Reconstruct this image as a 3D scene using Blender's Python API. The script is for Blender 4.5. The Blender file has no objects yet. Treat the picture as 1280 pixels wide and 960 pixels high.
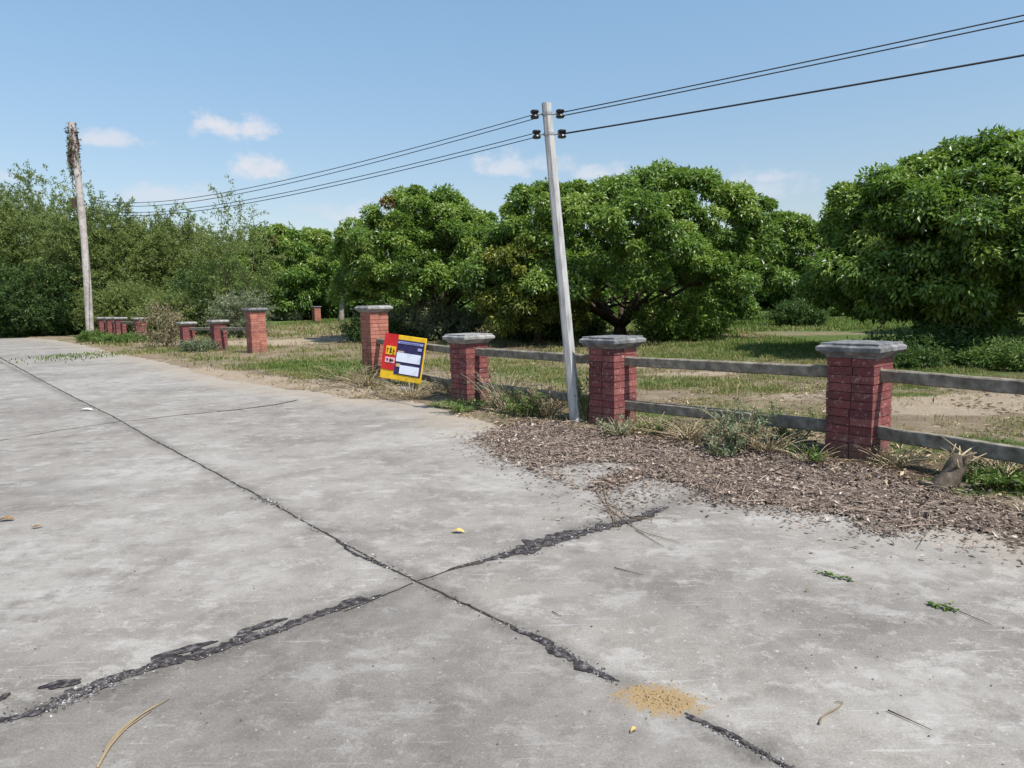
import bpy, bmesh, math, random
import numpy as np
from mathutils import Vector, Matrix

# ------------------------------------------------------------------ camera, sky, sun, exposure
SC = bpy.context.scene
COL = SC.collection
FPX, PITCH, ROLL, CAMH = 870.0, math.radians(6.75), math.radians(1.2), 1.58
_F = np.array([0, math.cos(PITCH), -math.sin(PITCH)])
_U0 = np.array([0, math.sin(PITCH), math.cos(PITCH)])
_R0 = np.array([1.0, 0, 0])
_R = math.cos(ROLL)*_R0 - math.sin(ROLL)*_U0
_U = math.sin(ROLL)*_R0 + math.cos(ROLL)*_U0
cam_d = bpy.data.cameras.new('camera')
cam = bpy.data.objects.new('camera', cam_d); COL.objects.link(cam)
m = Matrix.Identity(4)
for i in range(3):
    m[i][0], m[i][1], m[i][2] = _R[i], _U[i], -_F[i]
m[2][3] = CAMH
cam.matrix_world = m
cam_d.sensor_fit = 'HORIZONTAL'; cam_d.sensor_width = 36.0; cam_d.lens = 36.0*FPX/1280
cam_d.clip_start = 0.05; cam_d.clip_end = 3000
SC.camera = cam
SC.render.resolution_x, SC.render.resolution_y = 1024, 768
SC.view_settings.view_transform = 'Standard'
SC.view_settings.look = 'None'
SC.view_settings.exposure = 0.56
SC.view_settings.gamma = 1.0
SC.render.engine = 'CYCLES'
SC.cycles.max_bounces = 6
SC.cycles.transparent_max_bounces = 6

SUN_EL = math.radians(56)
_sh = np.array([0.70, -0.714]); _sh /= np.linalg.norm(_sh)
S = Vector((_sh[0]*math.cos(SUN_EL), _sh[1]*math.cos(SUN_EL), math.sin(SUN_EL)))
sl = bpy.data.lights.new('sun', 'SUN'); sl.energy = 4.3; sl.angle = math.radians(0.53); sl.color = (1.0, 0.955, 0.89)
so = bpy.data.objects.new('sun', sl); COL.objects.link(so)
so.rotation_euler = S.to_track_quat('Z', 'Y').to_euler(); so.location = (20, -20, 40)

W = bpy.data.worlds.new('World'); SC.world = W; W.use_nodes = True
wt = W.node_tree; wn = wt.nodes; wl = wt.links
wn.clear()
def wnode(t, **k):
    n = wn.new(t)
    for a, b in k.items(): setattr(n, a, b)
    return n
def wmath(op, a, b=None, clamp=False):
    n = wn.new('ShaderNodeMath'); n.operation = op; n.use_clamp = clamp
    for i, v in enumerate((a, b)):
        if v is None: continue
        if isinstance(v, (int, float)): n.inputs[i].default_value = v
        else: wl.new(v, n.inputs[i])
    return n.outputs[0]
sky = wnode('ShaderNodeTexSky', sky_type='NISHITA', sun_disc=False, sun_elevation=SUN_EL,
            sun_rotation=math.atan2(_sh[0], _sh[1]), altitude=100, air_density=1.15, dust_density=0.6, ozone_density=2.2)
geo = wnode('ShaderNodeTexCoord')
sep = wnode('ShaderNodeSeparateXYZ'); wl.new(geo.outputs['Generated'], sep.inputs[0])
az = wmath('ARCTAN2', sep.outputs[0], sep.outputs[1])
el = wmath('ARCSINE', sep.outputs[2])
mp = wnode('ShaderNodeMapping'); wl.new(geo.outputs['Generated'], mp.inputs[0]); mp.inputs['Scale'].default_value = (1, 1, 1.35)
cn = wnode('ShaderNodeTexNoise'); wl.new(mp.outputs[0], cn.inputs['Vector'])
cn.inputs['Scale'].default_value = 30; cn.inputs['Detail'].default_value = 8; cn.inputs['Roughness'].default_value = 0.62
cnv = wmath('SUBTRACT', cn.outputs['Fac'], 0.5)
def pix_dir(px, py):
    d = _F*FPX + _R*(px-640) + _U*(480-py); return d/np.linalg.norm(d)
clouds = [(298, 165, 66, 22, 1.0), (268, 156, 34, 20, 1.0), (136, 177, 54, 18, .8), (330, 214, 48, 24, 1.0), (215, 246, 100, 18, .6), (250, 235, 40, 10, .3),
          (632, 212, 52, 24, .8), (690, 207, 40, 20, .6), (750, 218, 50, 18, .8), (935, 240, 80, 26, .5), (955, 222, 52, 18, .65),
          (445, 272, 60, 22, .7), (405, 262, 40, 12, .35), (5, 222, 30, 10, .5), (1145, 58, 22, 8, .2),
          (-220, 180, 130, 34, .8), (1500, 210, 160, 40, .8), (1750, 150, 120, 50, .8), (-500, 120, 160, 50, .8)]
acc = None
for (px, py, wx, wy, a) in clouds:
    d = pix_dir(px, py); A = math.atan2(d[0], d[1]); E_ = math.asin(d[2])
    dl = pix_dir(px-wx, py); dt = pix_dir(px, py-wy)
    wa = abs(A-math.atan2(dl[0], dl[1])); we = abs(math.asin(dt[2])-E_)
    u = wmath('DIVIDE', wmath('SUBTRACT', az, A), wa)
    v0 = wmath('DIVIDE', wmath('SUBTRACT', el, E_), we)
    v = wmath('MAXIMUM', v0, wmath('MULTIPLY', v0, -1.7))
    r = wmath('SQRT', wmath('ADD', wmath('MULTIPLY', u, u), wmath('MULTIPLY', v, v)))
    q = wmath('ADD', wmath('SUBTRACT', 1.0, r), wmath('MULTIPLY', cnv, 2.8))
    mr = wnode('ShaderNodeMapRange', interpolation_type='SMOOTHSTEP'); wl.new(q, mr.inputs[0])
    mr.inputs[1].default_value = -.05; mr.inputs[2].default_value = .95; mr.inputs[3].default_value = 0; mr.inputs[4].default_value = a
    acc = mr.outputs[0] if acc is None else wmath('MAXIMUM', acc, mr.outputs[0])
hs = wnode('ShaderNodeHueSaturation'); wl.new(sky.outputs[0], hs.inputs['Color']); hs.inputs['Saturation'].default_value = 1.0; hs.inputs['Hue'].default_value = .489
cmx = wnode('ShaderNodeMix', data_type='RGBA'); wl.new(acc, cmx.inputs[0])
lowr = wnode('ShaderNodeMapRange', interpolation_type='SMOOTHSTEP'); wl.new(el, lowr.inputs[0]); lowr.inputs[1].default_value = .5; lowr.inputs[2].default_value = 0.0
lowm = wnode('ShaderNodeMix', data_type='RGBA', blend_type='MULTIPLY'); wl.new(lowr.outputs[0], lowm.inputs[0]); wl.new(hs.outputs[0], lowm.inputs[6]); lowm.inputs[7].default_value = (.74, .65, .66, 1)
wl.new(lowm.outputs[2], cmx.inputs[6])
cmx.inputs[7].default_value = (4.0, 4.2, 4.65, 1)
bg = wnode('ShaderNodeBackground'); wl.new(cmx.outputs[2], bg.inputs[0]); bg.inputs[1].default_value = 0.124
wo = wnode('ShaderNodeOutputWorld'); wl.new(bg.outputs[0], wo.inputs[0])

# ------------------------------------------------------------------ helpers
def pdir(px, py): return _F*FPX + _R*(px-640) + _U*(480-py)
def G(px, py, z=0.0):
    """ground point (height z) seen at a place of the photograph"""
    d = pdir(px, py); t = (z-CAMH)/d[2]; return np.array([0, 0, CAMH]) + d*t
def AT(px, py, Y):
    d = pdir(px, py); return np.array([0, 0, CAMH]) + d*(Y/d[1])

def tag(o, label=None, cat=None, group=None, kind=None):
    if label: o['label'] = label
    if cat: o['category'] = cat
    if group: o['group'] = group
    if kind: o['kind'] = kind
    return o
def empty(name, loc=(0, 0, 0), rz=0.0):
    o = bpy.data.objects.new(name, None); COL.objects.link(o)
    o.location = tuple(float(c) for c in loc); o.rotation_euler = (0, 0, rz); o.empty_display_size = .2
    return o
def link(name, me, mats, parent=None):
    o = bpy.data.objects.new(name, me); COL.objects.link(o)
    if mats is not None and len(me.materials) == 0:
        for mt in (mats if isinstance(mats, (list, tuple)) else [mats]): me.materials.append(mt)
    if parent is not None: o.parent = parent
    return o
def copy_tree(o, parent=None):
    c = o.copy(); COL.objects.link(c); c.parent = parent
    for ch in list(o.children): copy_tree(ch, c)
    return c

def mesh_np(name, V, polys, tint=None, smooth=False, midx=None):
    """V (n,3); polys list of (k,m) int arrays; tint per-vertex float or (n,3)"""
    me = bpy.data.meshes.new(name)
    V = np.asarray(V, np.float32)
    me.vertices.add(len(V)); me.vertices.foreach_set('co', V.ravel())
    loops = np.concatenate([p.ravel() for p in polys]).astype(np.int32)
    sizes = np.concatenate([np.full(len(p), p.shape[1]) for p in polys]).astype(np.int32)
    starts = np.concatenate([[0], np.cumsum(sizes)[:-1]]).astype(np.int32)
    me.loops.add(len(loops)); me.loops.foreach_set('vertex_index', loops)
    me.polygons.add(len(sizes)); me.polygons.foreach_set('loop_start', starts)
    try: me.polygons.foreach_set('loop_total', sizes)
    except Exception: pass
    me.polygons.foreach_set('use_smooth', np.full(len(sizes), bool(smooth)))
    if midx is not None: me.polygons.foreach_set('material_index', np.asarray(midx, np.int32))
    if tint is not None:
        tint = np.asarray(tint, np.float32)
        if tint.ndim == 1: tint = np.stack([tint]*3, 1)
        c = np.ones((len(V), 4), np.float32); c[:, :3] = tint
        at = me.color_attributes.new('tint', 'FLOAT_COLOR', 'POINT'); at.data.foreach_set('color', c.ravel())
    me.update(calc_edges=True); me.validate()
    return me

def unit(a):
    return a/np.maximum(np.linalg.norm(a, axis=-1, keepdims=True), 1e-9)
def leaves(P, D, N, L, Wd, fold=.12):
    """rhombus leaves -> V, quads"""
    n = len(P); D = unit(D); s = unit(np.cross(D, N)); N2 = np.cross(s, D)
    L = np.broadcast_to(np.asarray(L, float).reshape(-1, 1) if np.ndim(L) else np.full((n, 1), L), (n, 1))
    Wd = np.broadcast_to(np.asarray(Wd, float).reshape(-1, 1) if np.ndim(Wd) else np.full((n, 1), Wd), (n, 1))
    mid = P + D*L*.42 + N2*L*fold
    V = np.stack([P, mid + s*Wd*.5, P + D*L, mid - s*Wd*.5], 1).reshape(-1, 3)
    Q = np.arange(4*n).reshape(n, 4)
    return V, Q
class Acc:
    def __init__(s): s.V = []; s.P = []; s.T = []; s.n = 0
    def add(s, V, P, t=0.5):
        V = np.asarray(V, float)
        s.V.append(V); s.P += [np.asarray(p)+s.n for p in (P if isinstance(P, list) else [P])]
        t = np.asarray(t, float)
        s.T.append(np.broadcast_to(t, (len(V),)) if t.ndim == 0 else t); s.n += len(V)
    def mesh(s, name, smooth=False): return mesh_np(name, np.concatenate(s.V), s.P, np.concatenate(s.T), smooth)
def tube(pts, rad, k=7, cap=True, twist=0.0):
    pts = np.asarray(pts, float); n = len(pts)
    rad = np.broadcast_to(np.asarray(rad, float), (n,))
    T = unit(np.gradient(pts, axis=0))
    ref = np.array([0, 0, 1.0]) if abs(T[:, 2]).mean() < .8 else np.array([1.0, 0, 0])
    A = unit(np.cross(T, ref)); B = np.cross(T, A)
    th = np.linspace(0, 2*np.pi, k, endpoint=False)+twist
    V = pts[:, None] + rad[:, None, None]*(np.cos(th)[None, :, None]*A[:, None] + np.sin(th)[None, :, None]*B[:, None])
    V = V.reshape(-1, 3)
    i = np.arange(n-1)[:, None]*k; j = np.arange(k)[None]; j2 = (j+1) % k
    Q = np.stack([i+j, i+j2, i+k+j2, i+k+j], -1).reshape(-1, 4)
    P = [Q]
    if cap:
        P.append(np.arange(k)[None, ::-1].copy()); P.append((np.arange(k)+(n-1)*k)[None])
    return V, P
def bezier(p0, p1, p2, n=6):
    t = np.linspace(0, 1, n)[:, None]
    return (1-t)**2*np.asarray(p0)+2*t*(1-t)*np.asarray(p1)+t*t*np.asarray(p2)
_lat = {}
def vnoise(x, y, seed=0):
    r = _lat.setdefault(seed, np.random.default_rng(seed+77).random((256, 256)))
    xi = np.floor(x).astype(int); yi = np.floor(y).astype(int); fx = x-xi; fy = y-yi
    fx = fx*fx*(3-2*fx); fy = fy*fy*(3-2*fy)
    a = r[xi % 256, yi % 256]; b = r[(xi+1) % 256, yi % 256]; c = r[xi % 256, (yi+1) % 256]; d = r[(xi+1) % 256, (yi+1) % 256]
    return (a*(1-fx)+b*fx)*(1-fy)+(c*(1-fx)+d*fx)*fy
def fbm(x, y, seed=0, o=4):
    s = 0; a = 1; t = 0
    for i in range(o):
        s = s+a*vnoise(x*2**i+13*i, y*2**i+7*i, seed+i); t += a; a *= .5
    return s/t
def inpoly(x, y, poly):
    poly = np.asarray(poly); r = np.zeros(x.shape, bool); n = len(poly)
    for i in range(n):
        x1, y1 = poly[i]; x2, y2 = poly[(i+1) % n]
        if y1 == y2: continue
        c = ((y1 > y) != (y2 > y)) & (x < (x2-x1)*(y-y1)/(y2-y1)+x1)
        r ^= c
    return r
def sdist(x, y, poly):
    """positive inside"""
    poly = np.asarray(poly); d = np.full(x.shape, 1e9); n = len(poly)
    for i in range(n):
        a = poly[i]; b = poly[(i+1) % n]; e = b-a; L = e@e
        if L < 1e-12: continue
        t = np.clip(((x-a[0])*e[0]+(y-a[1])*e[1])/L, 0, 1)
        d = np.minimum(d, np.hypot(x-a[0]-t*e[0], y-a[1]-t*e[1]))
    return np.where(inpoly(x, y, poly), d, -d)
def rough_poly(pts, amp, step=.08, seed=0):
    """subdivide a closed outline and jitter it"""
    r = np.random.default_rng(seed); out = []; n = len(pts)
    for i in range(n):
        a = np.asarray(pts[i]); b = np.asarray(pts[(i+1) % n]); k = max(1, int(np.linalg.norm(b-a)/step))
        for j in range(k):
            p = a+(b-a)*j/k; out.append(p+r.normal(0, amp, 2))
    return np.array(out)

# ------------------------------------------------------------------ materials
def mat(name, rough=.85, spec=.3):
    mt = bpy.data.materials.new(name); mt.use_nodes = True
    nt = mt.node_tree; b = nt.nodes['Principled BSDF']
    b.inputs['Roughness'].default_value = rough; b.inputs['Specular IOR Level'].default_value = spec
    return mt, nt, b
class NB:
    def __init__(s, nt): s.nt = nt; s.co = None
    def link(s, a, b): s.nt.links.new(a, b)
    def obj(s):
        if s.co is None: s.co = s.nt.nodes.new('ShaderNodeTexCoord')
        return s.co.outputs['Object']
    def noise(s, scale, det=4, rough=.55, vec=None, stretch=None, dist=0.0):
        n = s.nt.nodes.new('ShaderNodeTexNoise'); n.inputs['Scale'].default_value = scale
        n.inputs['Detail'].default_value = det; n.inputs['Roughness'].default_value = rough; n.inputs['Distortion'].default_value = dist
        v = vec or s.obj()
        if stretch:
            mp = s.nt.nodes.new('ShaderNodeMapping'); mp.inputs['Scale'].default_value = stretch[:3]
            if len(stretch) > 3: mp.inputs['Rotation'].default_value = (0, 0, stretch[3])
            s.link(v, mp.inputs[0]); v = mp.outputs[0]
        s.link(v, n.inputs['Vector']); return n.outputs['Fac']
    def ramp(s, fac, stops):
        r = s.nt.nodes.new('ShaderNodeValToRGB'); e = r.color_ramp.elements
        while len(e) < len(stops): e.new(.5)
        for i, (p, c) in enumerate(stops):
            e[i].position = p; e[i].color = (c[0], c[1], c[2], 1) if not isinstance(c, (int, float)) else (c, c, c, 1)
        s.link(fac, r.inputs[0]); return r.outputs[0]
    def mix(s, fac, a, b, mode='MIX'):
        n = s.nt.nodes.new('ShaderNodeMix'); n.data_type = 'RGBA'; n.blend_type = mode
        for i, v in ((0, fac), (6, a), (7, b)):
            if isinstance(v, (int, float)): n.inputs[i].default_value = v
            elif isinstance(v, tuple): n.inputs[i].default_value = (*v, 1)
            else: s.link(v, n.inputs[i])
        return n.outputs[2]
    def math(s, op, a, b=0.0, clamp=False):
        n = s.nt.nodes.new('ShaderNodeMath'); n.operation = op; n.use_clamp = clamp
        for i, v in enumerate((a, b)):
            if isinstance(v, (int, float)): n.inputs[i].default_value = v
            else: s.link(v, n.inputs[i])
        return n.outputs[0]
    def smooth(s, v, a, b, lo=0.0, hi=1.0):
        n = s.nt.nodes.new('ShaderNodeMapRange'); n.interpolation_type = 'SMOOTHSTEP'; s.link(v, n.inputs[0])
        for i, x in enumerate((a, b, lo, hi)): n.inputs[i+1].default_value = x
        return n.outputs[0]
    def attr(s, name='tint'):
        n = s.nt.nodes.new('ShaderNodeAttribute'); n.attribute_name = name; return n
    def bump(s, h, b, strength=.4, dist=.02):
        n = s.nt.nodes.new('ShaderNodeBump'); n.inputs['Strength'].default_value = strength; n.inputs['Distance'].default_value = dist
        s.link(h, n.inputs['Height']); s.link(n.outputs[0], b.inputs['Normal'])
def leaf_mat(name, stops, rough=.5, spec=.35, trans=.3, tcol=(.16, .28, .03)):
    mt, nt, b = mat(name, rough, spec); q = NB(nt)
    c = q.ramp(q.attr().outputs['Fac'], stops)
    q.link(c, b.inputs['Base Color'])
    tr = nt.nodes.new('ShaderNodeBsdfTranslucent'); q.link(q.mix(.5, c, tcol), tr.inputs[0])
    mx = nt.nodes.new('ShaderNodeMixShader'); mx.inputs[0].default_value = trans
    q.link(b.outputs[0], mx.inputs[1]); q.link(tr.outputs[0], mx.inputs[2])
    q.link(mx.outputs[0], nt.nodes['Material Output'].inputs[0]); return mt
def noise_mat(name, stops, scale=8, det=6, rough=.85, spec=.25, bump=.3, bscale=None, stretch=None):
    mt, nt, b = mat(name, rough, spec); q = NB(nt)
    f = q.noise(scale, det, .6, stretch=stretch)
    q.link(q.ramp(f, stops), b.inputs['Base Color'])
    if bump: q.bump(q.noise(bscale or scale*4, 5, .6, stretch=stretch), b, bump, .01)
    return mt
def flat_mat(name, c, rough=.6, spec=.3, var=.15, scale=20):
    d = tuple(x*(1-var) for x in c); l = tuple(min(1, x*(1+var)) for x in c)
    return noise_mat(name, [(.3, d), (.7, l)], scale, 4, rough, spec, 0)
def tint_mat(name, stops, rough=.9, spec=.15):
    mt, nt, b = mat(name, rough, spec); q = NB(nt); q.link(q.ramp(q.attr().outputs['Fac'], stops), b.inputs['Base Color']); return mt

# concrete road
M_road, nt, b = mat('concrete_road', .8, .3); q = NB(nt)
big = q.noise(.5, 9, .72, dist=.35); med = q.noise(2.4, 9, .74, dist=.25); fine = q.noise(95, 5, .75); grit = q.noise(210, 3, .7)
strk = q.noise(2.6, 9, .72, stretch=(.85, 1.25, 1, math.radians(33)))
c = q.ramp(big, [(.40, (.205, .184, .161)), (.5, (.256, .233, .205)), (.60, (.302, .279, .249))])
c = q.mix(q.smooth(med, .48, .58, 0, .85), c, q.mix(1.0, c, (.80, .795, .795), 'MULTIPLY'))
c = q.mix(q.smooth(strk, .53, .62, 0, .6), c, (.385, .362, .332))
c = q.mix(q.smooth(q.noise(7, 8, .75, dist=.4), .54, .63, 0, .5), c, (.375, .352, .322))
c = q.mix(q.smooth(q.noise(11, 8, .75), .55, .64, 0, .35), c, (.165, .15, .135))
scr = q.noise(9, 4, .6, stretch=(.25, 5, 1, math.radians(60)))
c = q.mix(q.smooth(scr, .61, .68, 0, .4), c, (.46, .45, .43))
sp = q.noise(34, 3, .7)
c = q.mix(q.smooth(sp, .62, .70, 0, .6), c, (.50, .49, .47))
c = q.mix(q.smooth(q.noise(48, 3, .7), .63, .71, 0, .5), c, (.10, .095, .09))
c = q.mix(.6, c, q.ramp(fine, [(.3, (.22, .22, .22)), (.7, (.78, .78, .78))]), 'SOFT_LIGHT')
c = q.mix(.4, c, q.ramp(grit, [(.3, (.2, .2, .2)), (.7, (.8, .8, .8))]), 'SOFT_LIGHT')
at = q.attr('tint'); sr = nt.nodes.new('ShaderNodeSeparateColor'); q.link(at.outputs['Color'], sr.inputs[0])
c = q.mix(q.math('MULTIPLY', sr.outputs[0], q.smooth(q.noise(2.6, 6, .65), .30, .55)), c, (.33, .275, .21))   # soil washed over the slab
c = q.mix(q.math('MULTIPLY', sr.outputs[1], q.smooth(q.noise(1.5, 5, .6), .2, .6, .45, 1)), c, q.mix(1.0, c, (.72, .715, .715), 'MULTIPLY'))  # dirtier slabs
c = q.mix(q.math('MULTIPLY', sr.outputs[2], q.smooth(q.noise(5, 6, .7), .38, .6)), c, (.42, .398, .367))       # worn chalky patches
def world2(ax_, ay_, ox, oy):
    """signed distance (along ax,ay) from a point of the slab, in metres"""
    n = nt.nodes.new('ShaderNodeVectorMath'); n.operation = 'DOT_PRODUCT'; q.link(q.obj(), n.inputs[0]); n.inputs[1].default_value = (ax_, ay_, 0)
    return q.math('SUBTRACT', n.outputs['Value'], ax_*ox+ay_*oy)
jl = np.array([G(258, 585)[:2], G(985, 960)[:2]]); jd = unit(jl[1]-jl[0]); jc = np.array([G(480, 745)[:2], G(860, 620)[:2]]); jcd = unit(jc[1]-jc[0])
wob = q.math('MULTIPLY', q.math('SUBTRACT', q.noise(6, 7, .7), .5), .34)
for (dv, o_, wdt, amt) in ((jd, jl[0], .13, .62), (jcd, jc[0], .17, .62)):
    dd = q.math('ABSOLUTE', world2(-dv[1], dv[0], o_[0], o_[1]))
    c = q.mix(q.smooth(q.math('ADD', dd, wob), wdt, 0, 0, amt), c, q.mix(1.0, c, (.60, .585, .575), 'MULTIPLY'))
sp_ = G(824, 874); ca, sa_ = math.cos(-.3), math.sin(-.3)
u_ = q.math('DIVIDE', world2(ca, sa_, sp_[0], sp_[1]), .155); v_ = q.math('DIVIDE', world2(-sa_, ca, sp_[0], sp_[1]), .085)
rr_ = q.math('SQRT', q.math('ADD', q.math('MULTIPLY', u_, u_), q.math('MULTIPLY', v_, v_)))
stain = q.smooth(q.math('ADD', rr_, q.math('ADD', q.math('MULTIPLY', wob, 4.5), q.math('MULTIPLY', q.math('SUBTRACT', q.noise(24, 6, .75), .5), 2.6))), 1.4, .75, 0, 1.0)
c = q.mix(stain, c, q.ramp(q.noise(130, 4, .7), [(.3, (.20, .13, .06)), (.55, (.31, .215, .11)), (.75, (.40, .30, .17))]))
q.link(c, b.inputs['Base Color']); q.bump(q.math('ADD', fine, q.math('MULTIPLY', med, .6)), b, .35, .008)

# ground: tint r = grass, g = pale sand, b = leaf dirt
M_ground, nt, b = mat('soil_and_grass', .95, .1); q = NB(nt)
at = q.attr('tint'); sr = nt.nodes.new('ShaderNodeSeparateColor'); q.link(at.outputs['Color'], sr.inputs[0])
n1 = q.noise(2.2, 7, .65); n2 = q.noise(9, 6, .7); n3 = q.noise(45, 4, .7)
soil = q.ramp(n1, [(.3, (.17, .128, .085)), (.5, (.245, .19, .13)), (.7, (.32, .255, .18))])
sand = q.ramp(n2, [(.3, (.30, .235, .165)), (.7, (.43, .35, .26))])
litter = q.ramp(n2, [(.3, (.075, .05, .035)), (.6, (.15, .105, .075)), (.8, (.24, .18, .13))])
grass = q.ramp(n2, [(.28, (.045, .075, .018)), (.5, (.085, .125, .032)), (.75, (.17, .19, .07))])
def msk(ch, nz): return q.smooth(q.math('ADD', ch, q.math('MULTIPLY', q.math('SUBTRACT', nz, .5), 1.3)), .35, .65)
c = q.mix(msk(sr.outputs[1], n1), soil, sand)
c = q.mix(msk(sr.outputs[2], n2), c, litter)
c = q.mix(msk(sr.outputs[0], n2), c, grass)
c = q.mix(.5, c, q.ramp(n3, [(.3, (.15, .15, .15)), (.7, (.85, .85, .85))]), 'SOFT_LIGHT')
q.link(c, b.inputs['Base Color']); q.bump(q.math('ADD', n2, n3), b, .8, .05)

# brick
def brick_mat(name, base, pale, dark, wear):
    mt, nt, b = mat(name, .8, .25); q = NB(nt)
    t = q.attr().outputs['Fac']
    c = q.ramp(t, [(0, dark), (.5, base), (1, pale)])
    c = q.mix(q.smooth(q.noise(7, 6, .65), .42, .68, 0, .6), c, dark)
    c = q.mix(q.smooth(q.noise(30, 6, .75), .56, .66, 0, wear), c, (.52, .42, .37))
    c = q.mix(q.smooth(q.noise(3.2, 5, .6), .6, .75, 0, .3), c, (.26, .20, .17))
    sx_ = nt.nodes.new('ShaderNodeSeparateXYZ'); q.link(q.obj(), sx_.inputs[0])
    dz_ = q.math('ADD', sx_.outputs[2], q.math('MULTIPLY', q.math('SUBTRACT', q.noise(9, 6, .7), .5), .8))
    c = q.mix(q.smooth(dz_, .32, .0, 0, .65), c, (.17, .12, .085))
    c = q.mix(q.smooth(q.noise(2.4, 7, .7, stretch=(3, 3, .8)), .52, .66, 0, .45), c, (.075, .05, .045))
    c = q.mix(q.smooth(q.noise(5, 7, .75), .55, .7, 0, .4), c, (.40, .22, .18))
    q.link(c, b.inputs['Base Color']); q.bump(q.noise(70, 5, .7), b, .35, .004); return mt
M_brick = brick_mat('red_painted_brick', (.205, .058, .056), (.28, .098, .085), (.115, .038, .040), .8)
M_brick_o = brick_mat('faded_orange_brick', (.36, .135, .095), (.44, .20, .15), (.24, .085, .065), .6)
M_cap = noise_mat('grey_concrete_cap', [(.3, (.075, .075, .08)), (.5, (.15, .15, .152)), (.72, (.30, .295, .29))], 12, 7, .85, .25, .5, 60)
M_cap_l = noise_mat('pale_concrete_cap', [(.3, (.14, .136, .13)), (.5, (.25, .243, .23)), (.72, (.40, .385, .365))], 12, 7, .85, .25, .5, 60)
M_rail = noise_mat('grey_concrete_rail', [(.25, (.09, .075, .055)), (.5, (.20, .175, .138)), (.75, (.36, .32, .265))], 11, 7, .88, .2, .5, 50)
M_pole = noise_mat('pale_concrete_pole', [(.3, (.24, .235, .225)), (.45, (.38, .375, .365)), (.6, (.47, .463, .45)), (.72, (.54, .53, .515))], 7, 7, .75, .25, .3, 60, stretch=(3.5, 3.5, .5))
M_pole2 = noise_mat('weathered_pole', [(.25, (.22, .19, .165)), (.5, (.40, .36, .33)), (.75, (.55, .51, .47))], 4, 7, .88, .2, .5, 14)
M_stump = noise_mat('grey_dead_wood', [(.3, (.05, .04, .032)), (.55, (.12, .095, .075)), (.75, (.24, .2, .16))], 14, 7, .95, .1, .8, 40)
M_bark = noise_mat('brown_bark', [(.3, (.035, .026, .02)), (.6, (.085, .064, .048)), (.8, (.15, .12, .095))], 5, 7, .95, .1, .7, 14)
M_bark_pale = noise_mat('pale_bark', [(.3, (.16, .135, .11)), (.7, (.36, .32, .27))], 5, 7, .95, .1, .6, 14)
M_straw = tint_mat('dry_straw', [(0, (.15, .105, .06)), (.5, (.34, .265, .165)), (1, (.52, .44, .30))])
M_litter = tint_mat('dead_leaf', [(0, (.06, .042, .034)), (.3, (.175, .132, .105)), (.6, (.29, .225, .182)), (.85, (.40, .325, .265)), (1, (.55, .48, .41))], .85)
M_grass = leaf_mat('grass_blade', [(0, (.30, .24, .12)), (.35, (.20, .20, .07)), (.65, (.10, .165, .03)), (1, (.075, .14, .022))], .6, .25, .3)
M_weed = leaf_mat('weed_leaf', [(0, (.05, .09, .02)), (.6, (.11, .19, .04)), (1, (.2, .25, .08))], .55, .3, .3)
M_greyweed = leaf_mat('grey_weed_leaf', [(0, (.10, .13, .07)), (.6, (.19, .23, .13)), (1, (.33, .34, .22))], .7, .2, .25, (.2, .24, .1))
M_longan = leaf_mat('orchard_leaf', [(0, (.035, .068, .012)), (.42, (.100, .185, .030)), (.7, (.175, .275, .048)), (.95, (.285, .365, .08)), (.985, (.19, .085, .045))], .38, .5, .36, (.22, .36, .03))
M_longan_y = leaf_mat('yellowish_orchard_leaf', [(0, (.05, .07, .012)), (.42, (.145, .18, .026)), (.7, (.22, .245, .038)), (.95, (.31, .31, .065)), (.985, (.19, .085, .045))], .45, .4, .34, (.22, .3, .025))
M_acacia = leaf_mat('feathery_leaf', [(0, (.085, .118, .034)), (.5, (.175, .222, .066)), (.8, (.235, .28, .094)), (1, (.30, .33, .14))], .6, .25, .45, (.26, .36, .08))
M_bush = leaf_mat('dark_bush_leaf', [(0, (.024, .052, .015)), (.5, (.058, .106, .026)), (1, (.11, .175, .045))], .5, .35, .3)
M_scrub = leaf_mat('dry_scrub_leaf', [(0, (.12, .10, .06)), (.5, (.24, .20, .12)), (1, (.36, .31, .2))], .8, .15, .2, (.3, .25, .12))
M_tar = noise_mat('old_tar', [(.36, (.018, .015, .016)), (.5, (.045, .038, .038)), (.6, (.095, .086, .082)), (.72, (.20, .19, .18))], 30, 6, .85, .25, .8, 70)
M_joint = noise_mat('joint_dirt', [(.35, (.022, .019, .017)), (.6, (.06, .052, .045)), (.8, (.15, .13, .115))], 22, 6, .95, .1, .5, 60)
M_stone = tint_mat('pale_stone_chip', [(0, (.07, .065, .065)), (.6, (.20, .195, .19)), (1, (.42, .41, .40))])
M_sand = noise_mat('spilled_sand', [(.3, (.24, .165, .085)), (.6, (.36, .26, .145)), (.8, (.46, .35, .21))], 40, 5, .95, .1, .6, 90)
M_black = flat_mat('black_porcelain', (.012, .012, .014), .25, .5, .2)
M_steel = flat_mat('dull_steel', (.28, .28, .28), .5, .5)
M_wire = flat_mat('black_cable', (.03, .032, .04), .6, .3)

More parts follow.
